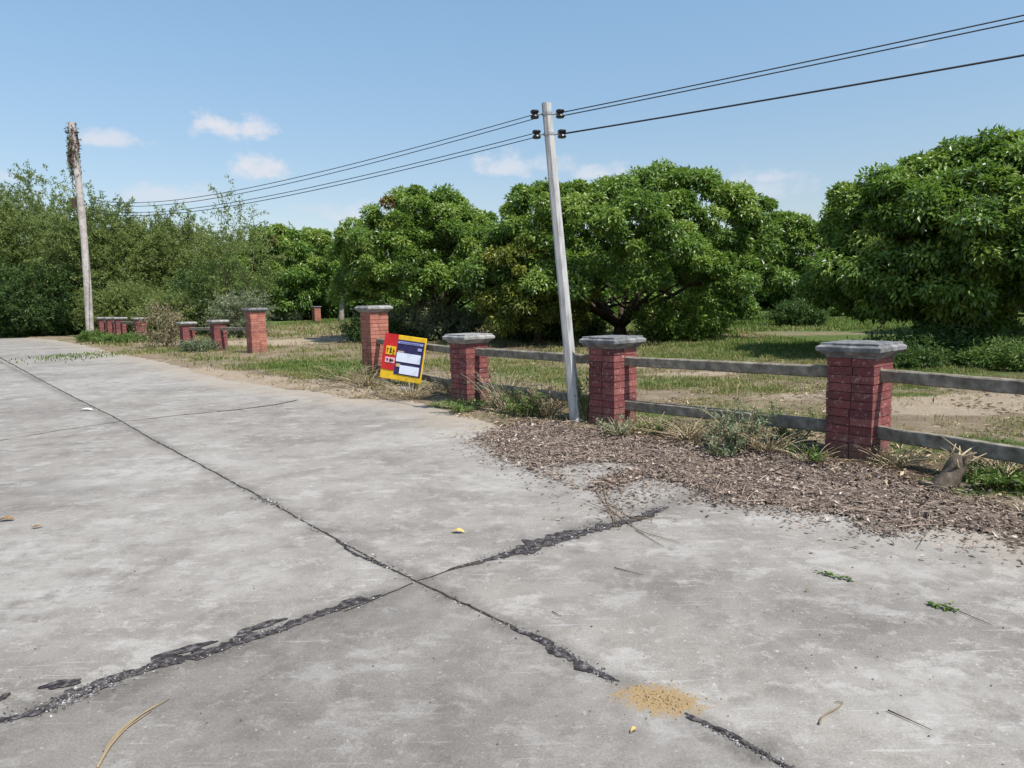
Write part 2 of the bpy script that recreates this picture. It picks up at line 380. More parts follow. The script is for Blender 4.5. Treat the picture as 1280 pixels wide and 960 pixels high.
# ------------------------------------------------------------------ ground and road
edge_px = [(-60, 416), (0, 420), (60, 424), (105, 431), (140, 441), (190, 450), (225, 459), (262, 470), (320, 481), (372, 488), (410, 491), (440, 499), (480, 500),
           (520, 500), (560, 513), (600, 526), (640, 535), (690, 541), (760, 552), (840, 562), (920, 572), (1000, 586), (1090, 606), (1180, 628), (1280, 655), (1420, 690)]
edge = [G(*p)[:2] for p in edge_px]
road_vis = np.array(edge + [(9, 0.8), (12, -9), (-70, -9), (-70, 30)])
BEHIND = G(1000, 470)[:2]
blobs = []   # (x, y, rx, ry, rot, channel, amount)
def blob(px, py, rx, ry, ch, a, rot=0.0):
    p = G(px, py); blobs.append((p[0], p[1], rx, ry, rot, ch, a))
# grass
blob(400, 461, 2.4, 1.2, 0, .9, -.6); blob(300, 455, 3.5, .8, 0, .42, -.7); blob(440, 470, 1.3, 1.0, 0, .9)
blob(450, 403, 10, 7, 0, .8); blob(395, 404, 8, 9, 0, .7)
blob(840, 482, 2.0, .9, 0, .62); blob(960, 492, .9, .5, 0, .5); blob(660, 468, 1.6, 1.6, 0, .6); blob(700, 480, .8, .8, 0, .6)
blob(900, 404, 9, 9, 0, 1.0); blob(980, 398, 14, 12, 0, 1.0); blob(900, 448, 4, 2.0, 0, .62); blob(1000, 440, 3, 3, 0, .8); blob(1180, 430, 9, 5, 0, 1.0)
blob(1245, 610, .55, .35, 0, 1.0); blob(1130, 470, 3, 1, 0, .7); blob(1040, 540, .6, .4, 0, .35); blob(600, 455, 2, 2, 0, .5)
blob(570, 508, .7, .35, 0, .7); blob(660, 520, .6, .4, 0, .6); blob(150, 424, 6, 1.2, 0, .6); blob(230, 440, 3, 1.3, 0, .6); blob(90, 421, 4, .8, 0, .5); blob(1290, 455, 4, 3, 0, .5)
blob(1180, 560, 1.0, .35, 0, .8); blob(850, 520, 1.4, .4, 0, .7); blob(1120, 498, .8, .25, 0, .7); blob(700, 400, 25, 14, 0, .6); blob(1250, 400, 25, 14, 0, .9)
# pale sand
blob(390, 428, 6, 2.6, 1, 1.0); blob(470, 424, 6, 2.2, 1, .9); blob(250, 468, 2.6, .8, 1, .9, -.75); blob(350, 478, 2.2, .7, 1, .9, -.6); blob(430, 493, 1.2, .5, 1, .9)
blob(1200, 515, 1.5, .6, 1, .9); blob(870, 470, 1.2, .5, 1, .8); blob(1020, 500, 1.2, .5, 1, .6); blob(560, 440, 3, 1.5, 1, .7); blob(800, 460, 2.2, .7, 1, .8); blob(1250, 505, 2, .8, 1, .9)
blob(180, 450, 2.4, .6, 1, .5, -.75)
# leafy dirt
blob(1010, 425, 5, 1.2, 2, .7); blob(1240, 470, 3, .8, 2, .9); blob(650, 440, 5, 1.2, 2, .8); blob(880, 436, 5, 1.3, 2, .6); blob(820, 545, 1.2, .6, 2, .8); blob(1000, 580, 1.3, .6, 2, .9); blob(1150, 600, 1.2, .5, 2, .9)
blob(540, 428, 5, 2, 2, .8); blob(760, 432, 6, 2, 2, .7); blob(1180, 452, 5, 3, 2, .6); blob(690, 530, .8, .4, 2, .8); blob(640, 505, .8, .5, 2, .55)
def zones(x, y):
    z = np.zeros(x.shape+(3,))
    for (bx, by, rx, ry, rot, ch, a) in blobs:
        c, s = math.cos(rot), math.sin(rot); dx, dy = x-bx, y-by
        u = (dx*c+dy*s)/rx; v = (-dx*s+dy*c)/ry
        z[..., ch] = np.maximum(z[..., ch], a*np.exp(-(u*u+v*v)**1.5*.7))
    far = np.clip((np.hypot(x, y)-45)/30, 0, 1)*.95
    z[..., 0] = np.maximum(z[..., 0], np.maximum(far, np.clip(-.02+.72*fbm(x*.9+5, y*.9, 71, 4), 0, .46)*(1-.8*np.clip(z[..., 1], 0, 1))*(sdist(x, y, road_vis) < -.5)))
    return z
def ground_h(x, y):
    sd = sdist(x, y, road_vis)
    n = fbm(x*1.6, y*1.6, 3, 4)-.5
    h = np.clip(-sd*.16, -.09, .045) + n*.07
    h = np.where(sd > .55, -.09, h)
    far = np.clip((np.hypot(x, y)-20)/25, 0, 1)
    h = h + np.where(sd < 0, far*(fbm(x*.12, y*.12, 9, 3)-.5)*.5*np.clip(-sd/4, 0, 1), 0)
    return h
def gh(x, y): return float(ground_h(np.array([x]), np.array([y]))[0])
gx = np.concatenate([-np.geomspace(900, 40, 22), np.arange(-39, -12, .45), np.arange(-12, 9, .13), np.arange(9, 30, .5), np.geomspace(31, 900, 22)])
gy = np.concatenate([-np.geomspace(900, 12, 16), np.arange(-10, 2, 1.0), np.arange(2, 18, .13), np.arange(18, 60, .35), np.geomspace(61, 2000, 26)])
X, Y = np.meshgrid(gx, gy)
Z = ground_h(X.ravel(), Y.ravel())
nx, ny = len(gx), len(gy)
ii = (np.arange(ny-1)[:, None]*nx+np.arange(nx-1)[None]).ravel()
Q = np.stack([ii, ii+1, ii+nx+1, ii+nx], 1)
zt = zones(X.ravel(), Y.ravel())
me = mesh_np('ground', np.stack([X.ravel(), Y.ravel(), Z], 1), [Q], zt, True)
tag(link('ground', me, M_ground), kind='structure')

# road sheet: a fine grid trimmed to the slab outline
j_long = np.array([G(258, 585)[:2], G(985, 960)[:2]]); dl = unit(j_long[1]-j_long[0])
rx = np.concatenate([np.arange(-70, -12, 1.0), np.arange(-12, 9.2, .2)]); ry = np.concatenate([np.arange(-9, 1.6, .8), np.arange(1.6, 16, .2), np.arange(16, 56, .5)])
X, Y = np.meshgrid(rx, ry); xr, yr = X.ravel(), Y.ravel()
sd = sdist(xr, yr, road_vis)
nx, ny = len(rx), len(ry)
ii = (np.arange(ny-1)[:, None]*nx+np.arange(nx-1)[None]).ravel()
Q = np.stack([ii, ii+1, ii+nx+1, ii+nx], 1)
ok = (sd[Q] > -.95).all(1); Q = Q[ok]
used = np.unique(Q); remap = -np.ones(nx*ny, int); remap[used] = np.arange(len(used))
xr, yr, sd = xr[used], yr[used], sd[used]
tr = np.clip(1-(sd-.15)/.9, 0, 1)*.9
j_cross = np.array([G(480, 745)[:2], G(860, 620)[:2]]); dc = unit(j_cross[1]-j_cross[0])
O = G(520, 727)[:2]
na = np.array([-dl[1], dl[0]]); nb = np.array([-dc[1], dc[0]])
sa = (xr-O[0])*na[0]+(yr-O[1])*na[1]; sb = (xr-O[0])*nb[0]+(yr-O[1])*nb[1]
camside_a = np.sign(-O@na); camside_b = np.sign(-O@nb)
t2 = np.where((sa*camside_a > 0) & (sb*camside_b > 0), 1.0, 0)
t2 = np.maximum(t2, np.where((sa*camside_a > 0) & (sb*camside_b < 0), .12, .05)*1.0)
def bump2(px, py, rx_, ry_, rot=0.0):
    p = G(px, py); c, s = math.cos(rot), math.sin(rot); dx, dy = xr-p[0], yr-p[1]
    return np.exp(-(((dx*c+dy*s)/rx_)**2+((-dx*s+dy*c)/ry_)**2))
t2 = np.maximum(t2, .7*bump2(60, 615, .9, .6)); t2 = np.maximum(t2, .7*bump2(800, 720, .6, .5)); t2 = np.maximum(t2, .55*bump2(300, 445, 3, .8, -.7))
t2 = np.maximum(t2, .6*bump2(1020, 760, .6, .35)); t2 = np.maximum(t2, .6*bump2(480, 515, .8, .3)); t2 = np.maximum(t2, .6*bump2(700, 610, .6, .4))
t3 = .5*bump2(30, 760, .6, .6); 
for a in ((180, 590, .8, .5), (1130, 720, .5, .35), (1000, 650, .4, .2), (560, 545, .7, .4), (30, 690, .8, .5), (650, 600, .6, .3), (1180, 880, .5, .4), (120, 480, 2.5, 1.0), (840, 690, .4, .25), (900, 900, .3, .25), (300, 720, .4, .3)):
    t3 = np.maximum(t3, .5*bump2(*a))
me = mesh_np('road', np.stack([xr, yr, np.zeros(len(xr))], 1), [remap[Q]], np.stack([tr, t2, t3], 1), True)
tag(link('road', me, M_road), kind='structure')

# joints, tar and crumbled edges -----------------------------------
def strip(pts, w, z=.004, step=.03, seed=0, jit=.35, minw=.002):
    """ragged ribbon on the slab; w: per-point (left,right) half widths"""
    r = np.random.default_rng(seed); pts = np.asarray(pts, float); w = np.asarray(w, float)
    if w.ndim == 1: w = np.stack([w, w], 1)
    P = []; Wd = []
    for i in range(len(pts)-1):
        k = max(1, int(np.linalg.norm(pts[i+1]-pts[i])/step))
        for j in range(k):
            t = j/k; P.append(pts[i]*(1-t)+pts[i+1]*t); Wd.append(w[i]*(1-t)+w[i+1]*t)
    P.append(pts[-1]); Wd.append(w[-1]); P = np.array(P); Wd = np.array(Wd)
    T = unit(np.gradient(P, axis=0)); N = np.stack([-T[:, 1], T[:, 0]], 1)
    P = P + N*(np.convolve(r.normal(0, 1, len(P)), np.ones(7)/7, 'same')*.01)[:, None]
    e = np.stack([np.convolve(r.normal(0, 1, len(P)), np.ones(3)/3, 'same') for _ in range(2)], 1)
    Wd = np.maximum(Wd*(1+jit*1.7*e), minw)
    A = P+N*Wd[:, :1]; B = P-N*Wd[:, 1:]
    n = len(P); V = np.zeros((2*n, 3)); V[0::2, :2] = A; V[1::2, :2] = B; V[:, 2] = z
    i = np.arange(n-1)*2
    return V, np.stack([i, i+1, i+3, i+2], 1)
def gp(l): return [G(*p)[:2] for p in l]
a = Acc()
lp = [(-200, 352), (0, 447), (51, 475), (93, 497), (151, 526), (186, 547), (258, 585), (320, 618), (426, 678), (520, 727), (600, 764), (690, 808), (770, 852), (870, 899), (985, 960), (1060, 1000)]
lp[0] = (-115, 412)
lw = [.02, .02, .012, .010, .008, .007, .007, .008, .006, .005, .006, .007, .005, .006, .006, .006]
a.add(*strip(gp(lp[:12]+[(768, 851)]), lw[:13], seed=1, step=.025)); a.add(*strip(gp([(856, 892)]+lp[14:]), [.004, .006, .006], seed=11, step=.025))
a.add(*strip(gp([(-300, 598), (0, 551), (75, 538), (151, 527), (165, 526), (225, 519), (300, 512), (345, 506), (372, 500)]), [.009, .010, .009, .010, .010, .012, .022, .03, .02], seed=2))
a.add(*strip(gp([(0, 466), (51, 469)]), [.006, .006], seed=3))
a.add(*strip(gp([(430, 765), (480, 745), (520, 727), (560, 714), (600, 703)]), [.003, .004, .004, .004, .004], seed=4, step=.02))
tag(link('expansion_joint', a.mesh('expansion_joint'), M_joint), kind='structure')
a = Acc()
a.add(*strip(gp([(-60, 924), (0, 903), (40, 893), (90, 872), (140, 852), (200, 833), (245, 823), (300, 802), (350, 788), (390, 772), (440, 757), (478, 744)]),
             [(.02, .012), (.035, .015), (.03, .018), (.05, .022), (.035, .022), (.045, .026), (.055, .022), (.06, .024), (.025, .022), (.04, .02), (.045, .018), (.005, .005)], seed=5, z=.005, step=.012, jit=.3))
a.add(*strip(gp([(560, 713), (590, 706), (625, 697), (655, 688), (700, 676), (740, 664), (775, 655), (815, 642), (835, 634)]),
             [(.006, .006), (.02, .018), (.03, .022), (.085, .035), (.10, .04), (.075, .035), (.05, .04), (.055, .035), (.01, .01)], seed=6, z=.005, step=.015, jit=.3))
a.add(*strip(gp([(420, 676), (445, 692), (475, 706), (500, 716)]), [(.003, .003), (.004, .02), (.004, .015), (.003, .003)], seed=7, z=.0052, step=.012))
a.add(*strip(gp([(640, 785), (680, 802), (720, 826), (760, 846), (775, 853)]), [(.004, .003), (.02, .03), (.016, .05), (.01, .015), (.003, .003)], seed=8, z=.0052, step=.012))
a.add(*strip(gp([(860, 895), (905, 915), (950, 941), (985, 960), (1040, 990)]), [(.01, .012), (.011, .004), (.010, .006), (.012, .005), (.01, .005)], seed=9, z=.0052, step=.012))
def blotch(px, py, rx_, ry_, rot, seed, z=.0056):
    r = np.random.default_rng(seed); k = 40; th = np.linspace(0, 2*np.pi, k, endpoint=False)
    rr = 1+.18*np.sin(th*2+r.random()*6)+.12*np.sin(th*5+r.random()*6)+r.normal(0, .05, k)
    u, v = np.cos(th)*rx_*rr, np.sin(th)*ry_*rr; p = G(px, py)
    V = np.zeros((k+1, 3)); c, s = math.cos(rot), math.sin(rot)
    V[:k, 0] = p[0]+u*c-v*s; V[:k, 1] = p[1]+u*s+v*c; V[k, :2] = p[:2]; V[:, 2] = z
    i = np.arange(k); return V, np.stack([i, (i+1) % k, np.full(k, k)], 1)
ang = math.atan2(dc[1], dc[0])
for args in ((77, 856, .075, .034, ang-.3, 1), (228, 814, .12, .036, ang-.1, 2), (327, 783, .11, .032, ang-.1, 3), (150, 846, .1, .03, ang, 6), (440, 752, .08, .03, ang, 7), (3, 873, .02, .03, 0, 4), (660, 688, .11, .06, ang, 5), (800, 648, .1, .05, ang, 8)):
    a.add(*blotch(*args))
tag(link('tar_patch', a.mesh('tar_patch'), M_tar), kind='structure')

def chips(cx, n, s0, s1, seed, hmin=.4):
    """small angular stones: squashed tetra-like pyramids; cx (n,2)"""
    r = np.random.default_rng(seed); n = len(cx); k = 5
    th = np.sort(r.random((n, k))*2*np.pi, 1); s = r.uniform(s0, s1, (n, 1))
    rad = s*r.uniform(.6, 1.1, (n, k))
    V = np.zeros((n, k+1, 3)); V[:, :k, 0] = cx[:, :1]+rad*np.cos(th); V[:, :k, 1] = cx[:, 1:2]+rad*np.sin(th)
    V[:, :k, 2] = .003; V[:, k, :2] = cx+r.normal(0, .15, (n, 2))*s; V[:, k, 2] = s[:, 0]*r.uniform(hmin, .9, n)+.004
    b0 = np.arange(n)[:, None]*(k+1); j = np.arange(k)[None]
    T = np.stack([b0+j, b0+(j+1) % k, b0+k+0*j], -1).reshape(-1, 3)
    return V.reshape(-1, 3), T, np.repeat(r.random(n)**1.4, k+1)
def along(pl, n, sig, seed):
    r = np.random.default_rng(seed); P = np.array(gp(pl)); seg = r.integers(0, len(P)-1, n); t = r.random((n, 1))
    p = P[seg]*(1-t)+P[seg+1]*t; return p+r.normal(0, sig, (n, 2))
a = Acc()
for (pl, n, sig, s0, s1, sd_) in (([(0, 903), (90, 872), (160, 846), (245, 823), (350, 786), (470, 748)], 300, .03, .003, .009, 1),
                                  ([(60, 885), (150, 848)], 260, .03, .003, .011, 11), ([(290, 805), (350, 784)], 90, .016, .003, .009, 12),
                                  ([(600, 703), (700, 675), (835, 634)], 260, .05, .004, .012, 2), ([(151, 526), (320, 618), (426, 678), (520, 727)], 200, .02, .004, .012, 3),
                                  ([(325, 622), (345, 632)], 60, .03, .006, .016, 7), ([(520, 727), (690, 808), (770, 852)], 200, .02, .003, .010, 4), ([(880, 905), (985, 960)], 90, .012, .003, .009, 5)):
    cx = along(pl, n, sig, sd_); V, T, t = chips(cx, n, s0, s1, sd_); a.add(V, T, t)
r = np.random.default_rng(5)
cx = np.stack([r.uniform(-8, 4, 1500), r.uniform(2.1, 11, 1500)], 1); k = sdist(cx[:, 0], cx[:, 1], road_vis) > .1
V, T, t = chips(cx[k], 0, .002, .007, 6); a.add(V, T, t*.7)
tag(link('stone_grit', a.mesh('stone_grit'), M_stone), 'pale crumbs of stone scattered along the road joints', 'grit', kind='stuff')

# ------------------------------------------------------------------ fence pillars
def box_v(x0, x1, y0, y1, z0, z1):
    V = np.array([(x, y, z) for z in (z0, z1) for y in (y0, y1) for x in (x0, x1)], float)
    Qd = np.array([(0, 2, 3, 1), (4, 5, 7, 6), (0, 1, 5, 4), (2, 6, 7, 3), (0, 4, 6, 2), (1, 3, 7, 5)])
    return V, Qd
def loft_square(prof, jit=0.0, seed=0, sub=6):
    """prof: list of (half, z)"""
    r = np.random.default_rng(seed); n = len(prof); k = 4*sub
    V = np.zeros((n, k, 3))
    for i, (h, z) in enumerate(prof):
        c = [(-h, -h), (h, -h), (h, h), (-h, h)]
        for s in range(4):
            for j in range(sub):
                t = j/sub; p = np.array(c[s])*(1-t)+np.array(c[(s+1) % 4])*t
                V[i, s*sub+j] = (*p, z)
    V[1:] += r.normal(0, jit, (n-1, k, 3))
    i = np.arange(n-1)[:, None]*k; j = np.arange(k)[None]; j2 = (j+1) % k
    Qd = np.stack([i+j, i+j2, i+k+j2, i+k+j], -1).reshape(-1, 4)
    return V.reshape(-1, 3), [Qd, np.arange(k)[None, ::-1].copy(), (np.arange(k)+(n-1)*k)[None]]
def shaft_mesh(s, h, seed, course=.078):
    r = np.random.default_rng(seed); a = Acc(); hs = s/2
    V, P = box_v(-hs+.012, hs-.012, -hs+.012, hs-.012, -.12, h); a.add(V, P, 0)
    nb = int(round((h+.05)/course)); ch = (h+.05)/nb
    for i in range(nb):
        z0 = -.05+i*ch; off = r.normal(0, .006)
        for sx in (0, 1):
            for sy in (0, 1):
                j = r.normal(0, .0024, 6)
                cut = .015+off
                x0, x1 = (-hs, cut-.003) if sx == 0 else (cut+.003, hs)
                y0, y1 = (-hs, -cut-.003) if sy == 0 else (-cut+.003, hs)
                V, P = box_v(x0+j[0], x1+j[1], y0+j[2], y1+j[3], z0+.0042+j[4]*.5, z0+ch-.0042+j[5]*.5)
                a.add(V, P, np.clip(r.normal(.5, .22), 0, 1))
    return a.mesh('shaft')
def cap_mesh(s, hc, seed):
    h = s/2
    V, P = loft_square([(h+.012, 0), (h+.018, hc*.16), (h+.030, hc*.17), (h+.070, hc*.42), (h+.082, hc*.46), (h+.084, hc*.74), (h+.055, hc*.86), (h+.055, hc)], .0014, seed)
    return mesh_np('cap', V, P)
PHI = math.radians(-50)
def pillar(px, py, h, s, label, seed, brick, capm, group, capz=.14, xy=None, phi=PHI):
    p = G(px, py)[:2] if xy is None else np.asarray(xy)
    o = empty('brick_pillar', (p[0], p[1], 0), phi)
    tag(o, label, 'pillar', group)
    sh = link('shaft', shaft_mesh(s, h-capz, seed), brick, o)
    c = link('cap', cap_mesh(s, capz, seed), capm, o); c.location = (0, 0, h-capz)
    bv = c.modifiers.new('bevel', 'BEVEL'); bv.width = .004; bv.segments = 1; bv.limit_method = 'ANGLE'
    return p
LOW, TALL = 'low brick pillars of the roadside fence', 'tall brick gate pillars'
pts = {}
pts['P1'] = pillar(1071, 573, 1.13, .43, 'nearest low red brick pillar with a dark grey moulded cap, right of the thin pole', 1, M_brick, M_cap, LOW)
pts['P2'] = pillar(766, 533, 1.13, .42, 'low red brick pillar with rounded grey cap just right of the thin leaning pole', 2, M_brick, M_cap, LOW)
pts['P3'] = pillar(588, 505, 1.10, .42, 'low red brick pillar right of the leaning signboard, dry stems against its base', 3, M_brick, M_cap_l, LOW)
pts['P4'] = pillar(471, 474, 1.56, .42, 'tall reddish brick gate pillar with the colourful board leaning beside it', 4, M_brick_o, M_cap_l, TALL)
pts['P5'] = pillar(322, 443, 1.55, .50, 'tall orange brick gate pillar on the far side of the open gateway', 5, M_brick_o, M_cap, TALL)
pts['P6'] = pillar(275, 440, 1.15, .44, 'low red brick pillar joined by a rail to the far gate pillar', 6, M_brick, M_cap_l, LOW)
pts['P7'] = pillar(236, 438, 1.08, .44, 'low red brick pillar with greenish cap beside the dry beige shrub', 7, M_brick, M_cap_l, LOW)
pts['P8'] = pillar(177, 428, 1.2, .46, 'low red brick pillar just left of the dry beige shrub', 8, M_brick, M_cap_l, LOW)
pts['P9'] = pillar(152, 425.5, 1.2, .46, 'low red brick pillar third from the tall vine topped pole', 9, M_brick, M_cap_l, LOW)
pts['P10'] = pillar(131, 423.5, 1.2, .46, 'low red brick pillar nearest the tall vine topped pole, half hidden by weeds', 10, M_brick, M_cap_l, LOW)
pts['P9b'] = pillar(0, 0, 1.2, .46, 'low red brick pillar second from the tall vine topped pole', 12, M_brick, M_cap_l, LOW, xy=(pts['P9']+pts['P10'])/2)
pts['F'] = pillar(396, 402.6, 1.52, .62, 'far small brick pillar standing alone on the grass beyond the gateway', 11, M_brick_o, M_cap, TALL)
pts['P0'] = pts['P1']+np.array([1.36, -2.44])
pillar(0, 0, 1.13, .43, 'low red brick pillar at the near end of the fence, right of all the others', 14, M_brick, M_cap, LOW, xy=pts['P0'])

# rails --------------------------------------------------------------
def rail(a, b, z, label, seed, h=.115, w=.085, gap=.17, sag=0.0, tilt=0.0):
    r = np.random.default_rng(seed); a, b = pts[a], pts[b]; d = b-a; L = np.linalg.norm(d); d = d/L
    n = 24; t = np.linspace(gap, L-gap, n); 
    prof = np.array([(-w/2, -h/2+.012), (-w/2+.012, -h/2), (w/2-.012, -h/2), (w/2, -h/2+.012), (w/2, h/2-.012), (w/2-.012, h/2), (-w/2+.012, h/2), (-w/2, h/2-.012)])
    N = np.array([-d[1], d[0]]); V = np.zeros((n, 8, 3))
    u = (t-t[0])/(t[-1]-t[0])
    zc = -sag*4*u*(1-u) + tilt*u + np.convolve(r.normal(0, .0025, n), np.ones(5)/5, 'same')
    V[:, :, 0] = t[:, None]*d[0]+prof[None, :, 0]*N[0]; V[:, :, 1] = t[:, None]*d[1]+prof[None, :, 0]*N[1]
    V[:, :, 2] = prof[None, :, 1]+zc[:, None]
    V += r.normal(0, .0018, V.shape)
    i = np.arange(n-1)[:, None]*8; j = np.arange(8)[None]; j2 = (j+1) % 8
    Qd = np.stack([i+j, i+j2, i+8+j2, i+8+j], -1).reshape(-1, 4)
    me = mesh_np('fence_rail', V.reshape(-1, 3), [Qd, np.arange(8)[None, ::-1].copy(), (np.arange(8)+(n-1)*8)[None]])
    o = link('fence_rail', me, M_rail); o.location = (a[0], a[1], z)
    tag(o, label, 'fence rail', 'concrete rails between the fence pillars')
rail('P1', 'P0', .83, 'upper grey concrete rail running right from the nearest brick pillar', 1)
rail('P1', 'P0', .29, 'lower grey concrete rail running right from the nearest brick pillar, behind a dead stump', 2, h=.125)
rail('P2', 'P1', .83, 'upper grey concrete rail between the thin pole and the nearest brick pillar', 3)
rail('P2', 'P1', .29, 'lower dark grey rail between the thin pole and the nearest brick pillar', 4, h=.125)
rail('P3', 'P2', .83, 'upper grey rail passing behind the thin leaning pole', 5)
rail('P3', 'P2', .30, 'lower dark weathered rail behind the weeds left of the thin pole', 6, h=.11)
rail('P4', 'P3', .82, 'upper rail behind the leaning signboard', 7)
rail('P4', 'P3', .27, 'lower rail near the ground right of the leaning signboard', 8)
rail('P6', 'P5', .84, 'dark upper rail left of the far tall gate pillar', 9)
rail('P7', 'P6', .82, 'faded upper rail between two low pillars by the dry shrub', 10)
for k, (p, q_, la) in enumerate((('P8', 'P9', 'pale grey rail along the pillar tops left of the dry shrub'), ('P9', 'P9b', 'pale grey rail along the pillar tops, middle of the far fence'), ('P9b', 'P10', 'pale grey rail along the pillar tops next to the tall vine topped pole'))):
    rail(p, q_, .93, la, 20+k, h=.13)

# ------------------------------------------------------------------ poles and wires
def octo(half, ch):
    return [(-half, -half+ch), (-half+ch, -half), (half-ch, -half), (half, -half+ch), (half, half-ch), (half-ch, half), (-half+ch, half), (-half, half-ch)]
pb = G(720, 531); pt = AT(683, 129, pb[1]+.02)
o = empty('utility_pole', (pb[0], pb[1], 0)); tag(o, 'thin pale concrete pole leaning left beside a low pillar, carrying the wires', 'utility pole')
a = Acc(); n = 14; V = []
axis = pt-pb; H_ = pt[2]
rot = math.radians(-28); cr, sr_ = math.cos(rot), math.sin(rot)
for i in range(n):
    t = -.06+1.06*i/(n-1); half = .066-.012*max(t, 0)
    for (u, v) in octo(half, .03): V.append((axis[0]*t+u*cr-v*sr_, axis[1]*t+u*sr_+v*cr, axis[2]*t))
i = np.arange(n-1)[:, None]*8; j = np.arange(8)[None]; j2 = (j+1) % 8
link('shaft', mesh_np('shaft', V, [np.stack([i+j, i+j2, i+8+j2, i+8+j], -1).reshape(-1, 4), np.arange(8)[None, ::-1].copy(), (np.arange(8)+(n-1)*8)[None]]), M_pole, o)
def lathe(prof, axis_dir, origin, k=14):
    ax = unit(np.asarray(axis_dir, float)); ref = np.array([0, 0, 1.0]) if abs(ax[2]) < .9 else np.array([1.0, 0, 0])
    A = unit(np.cross(ax, ref)); B = np.cross(ax, A); th = np.linspace(0, 2*np.pi, k, endpoint=False); n = len(prof)
    V = np.array([[np.asarray(origin)+ax*z+r_*(np.cos(x)*A+np.sin(x)*B) for x in th] for (r_, z) in prof]).reshape(-1, 3)
    i = np.arange(n-1)[:, None]*k; j = np.arange(k)[None]; j2 = (j+1) % k
    return V, [np.stack([i+j, i+j2, i+k+j2, i+k+j], -1).reshape(-1, 4), np.arange(k)[None, ::-1].copy(), (np.arange(k)+(n-1)*k)[None]]
side = np.array([_R[0], _R[1], 0]); side = unit(side)
tips = {}
for lv, py in (('u', 142), ('l', 166)):
    t = (129-py)/(129-531)+0; t = 1-(py-129)/(531-129); c = axis*t
    half = .066-.012*t
    a = Acc(); a.add(*tube([c-side*.15, c+side*.15], .011, 8))
    # strap round the pole
    V = []
    for dz in (-.015, .015):
        for (u, v) in octo(half+.005, .03): V.append((c[0]+u*cr-v*sr_, c[1]+u*sr_+v*cr, c[2]+dz))
    jj = np.arange(8); a.add(V, np.stack([jj, (jj+1) % 8, (jj+1) % 8+8, jj+8], 1))
    br = link('bracket', a.mesh('bracket'), M_steel, o)
    for sg in (-1, 1):
        p = c+side*sg*.155
        ins = link('insulator', None or mesh_np('insulator', *lathe([(.012, -.052), (.046, -.046), (.055, -.032), (.045, -.014), (.030, -.004), (.030, .004), (.045, .014), (.055, .032), (.046, .046), (.012, .052)], (0, 0, 1), p), smooth=False), M_black, br)
        tips[lv, sg] = p+pb*np.array([1, 1, 0])
    a = None
# tall pole at the end of the road
qb = G(113, 424); qt = AT(89, 153, qb[1])
o2 = empty('utility_pole', (qb[0], qb[1], 0)); tag(o2, 'tall weathered pole at the far end of the road with dead vines round its top', 'utility pole')
ax2 = qt-qb; tt = np.linspace(-.02, 1, 16)
bend = np.sin(np.clip(tt, 0, 1)*np.pi)*.14
P = np.stack([ax2[0]*tt+bend, ax2[1]*tt, ax2[2]*tt], 1)
V, Pl = tube(P, .20-.05*np.clip(tt, 0, 1), 12); V += np.random.default_rng(3).normal(0, .006, V.shape)
link('shaft', mesh_np('shaft', V, Pl), M_pole2, o2)
a = Acc(); c = ax2*.955; a.add(*tube([c-np.array([.34, 0, 0]), c+np.array([.34, 0, 0])], .05, 6)); link('bracket', a.mesh('bracket'), M_bark, o2)
a = Acc(); c = ax2*.635+np.array([-.16, -.05, 0]); V, Qd = box_v(-.12, .12, -.1, .1, -.22, .22); a.add(V+c, Qd); link('junction_box', a.mesh('junction_box'), M_bark, o2)
# vine on top
r = np.random.default_rng(21); a = Acc(); vt = Acc()
for k in range(30):
    a0 = r.uniform(0, 6.28); f0 = r.uniform(0, .16)**1.0; f1 = f0+r.uniform(.06, .20); nn = 9
    tq = np.linspace(f0, f1, nn); rad_ = .17+.05*r.random(nn)+.10*(r.random()<.4)*np.linspace(0, 1, nn)
    aa = a0+np.linspace(0, r.normal(0, 1.6), nn); pp = qb+ax2*(1.005-tq)[:, None]+np.stack([np.cos(aa)*rad_, np.sin(aa)*rad_, np.zeros(nn)], 1)+r.normal(0, .03, (nn, 3))
    V, Pl = tube(pp, .018, 4); vt.add(V, Pl, .25)
    nL = 26; ti = r.integers(0, nn, nL); Pp = pp[ti]+r.normal(0, .05, (nL, 3))
    V, Qd = leaves(Pp, r.normal(0, 1, (nL, 3))+np.array([0, 0, -1.0]), r.normal(0, 1, (nL, 3)), r.uniform(.08, .2, nL), r.uniform(.05, .1, nL))
    vt.add(V, Qd, np.repeat(np.clip(r.normal(.75 if math.cos(a0) < -.1 else .2, .2, nL), 0, 1), 4))
M_vine = leaf_mat('dead_vine_leaf', [(0, (.10, .05, .045)), (.3, (.17, .11, .10)), (.55, (.16, .19, .09)), (1, (.14, .23, .10))], .7, .2, .2)
vo = link('climbing_vine', vt.mesh('climbing_vine'), M_vine); tag(vo, 'half dead vine hanging round the top of the tall pole', 'vine')

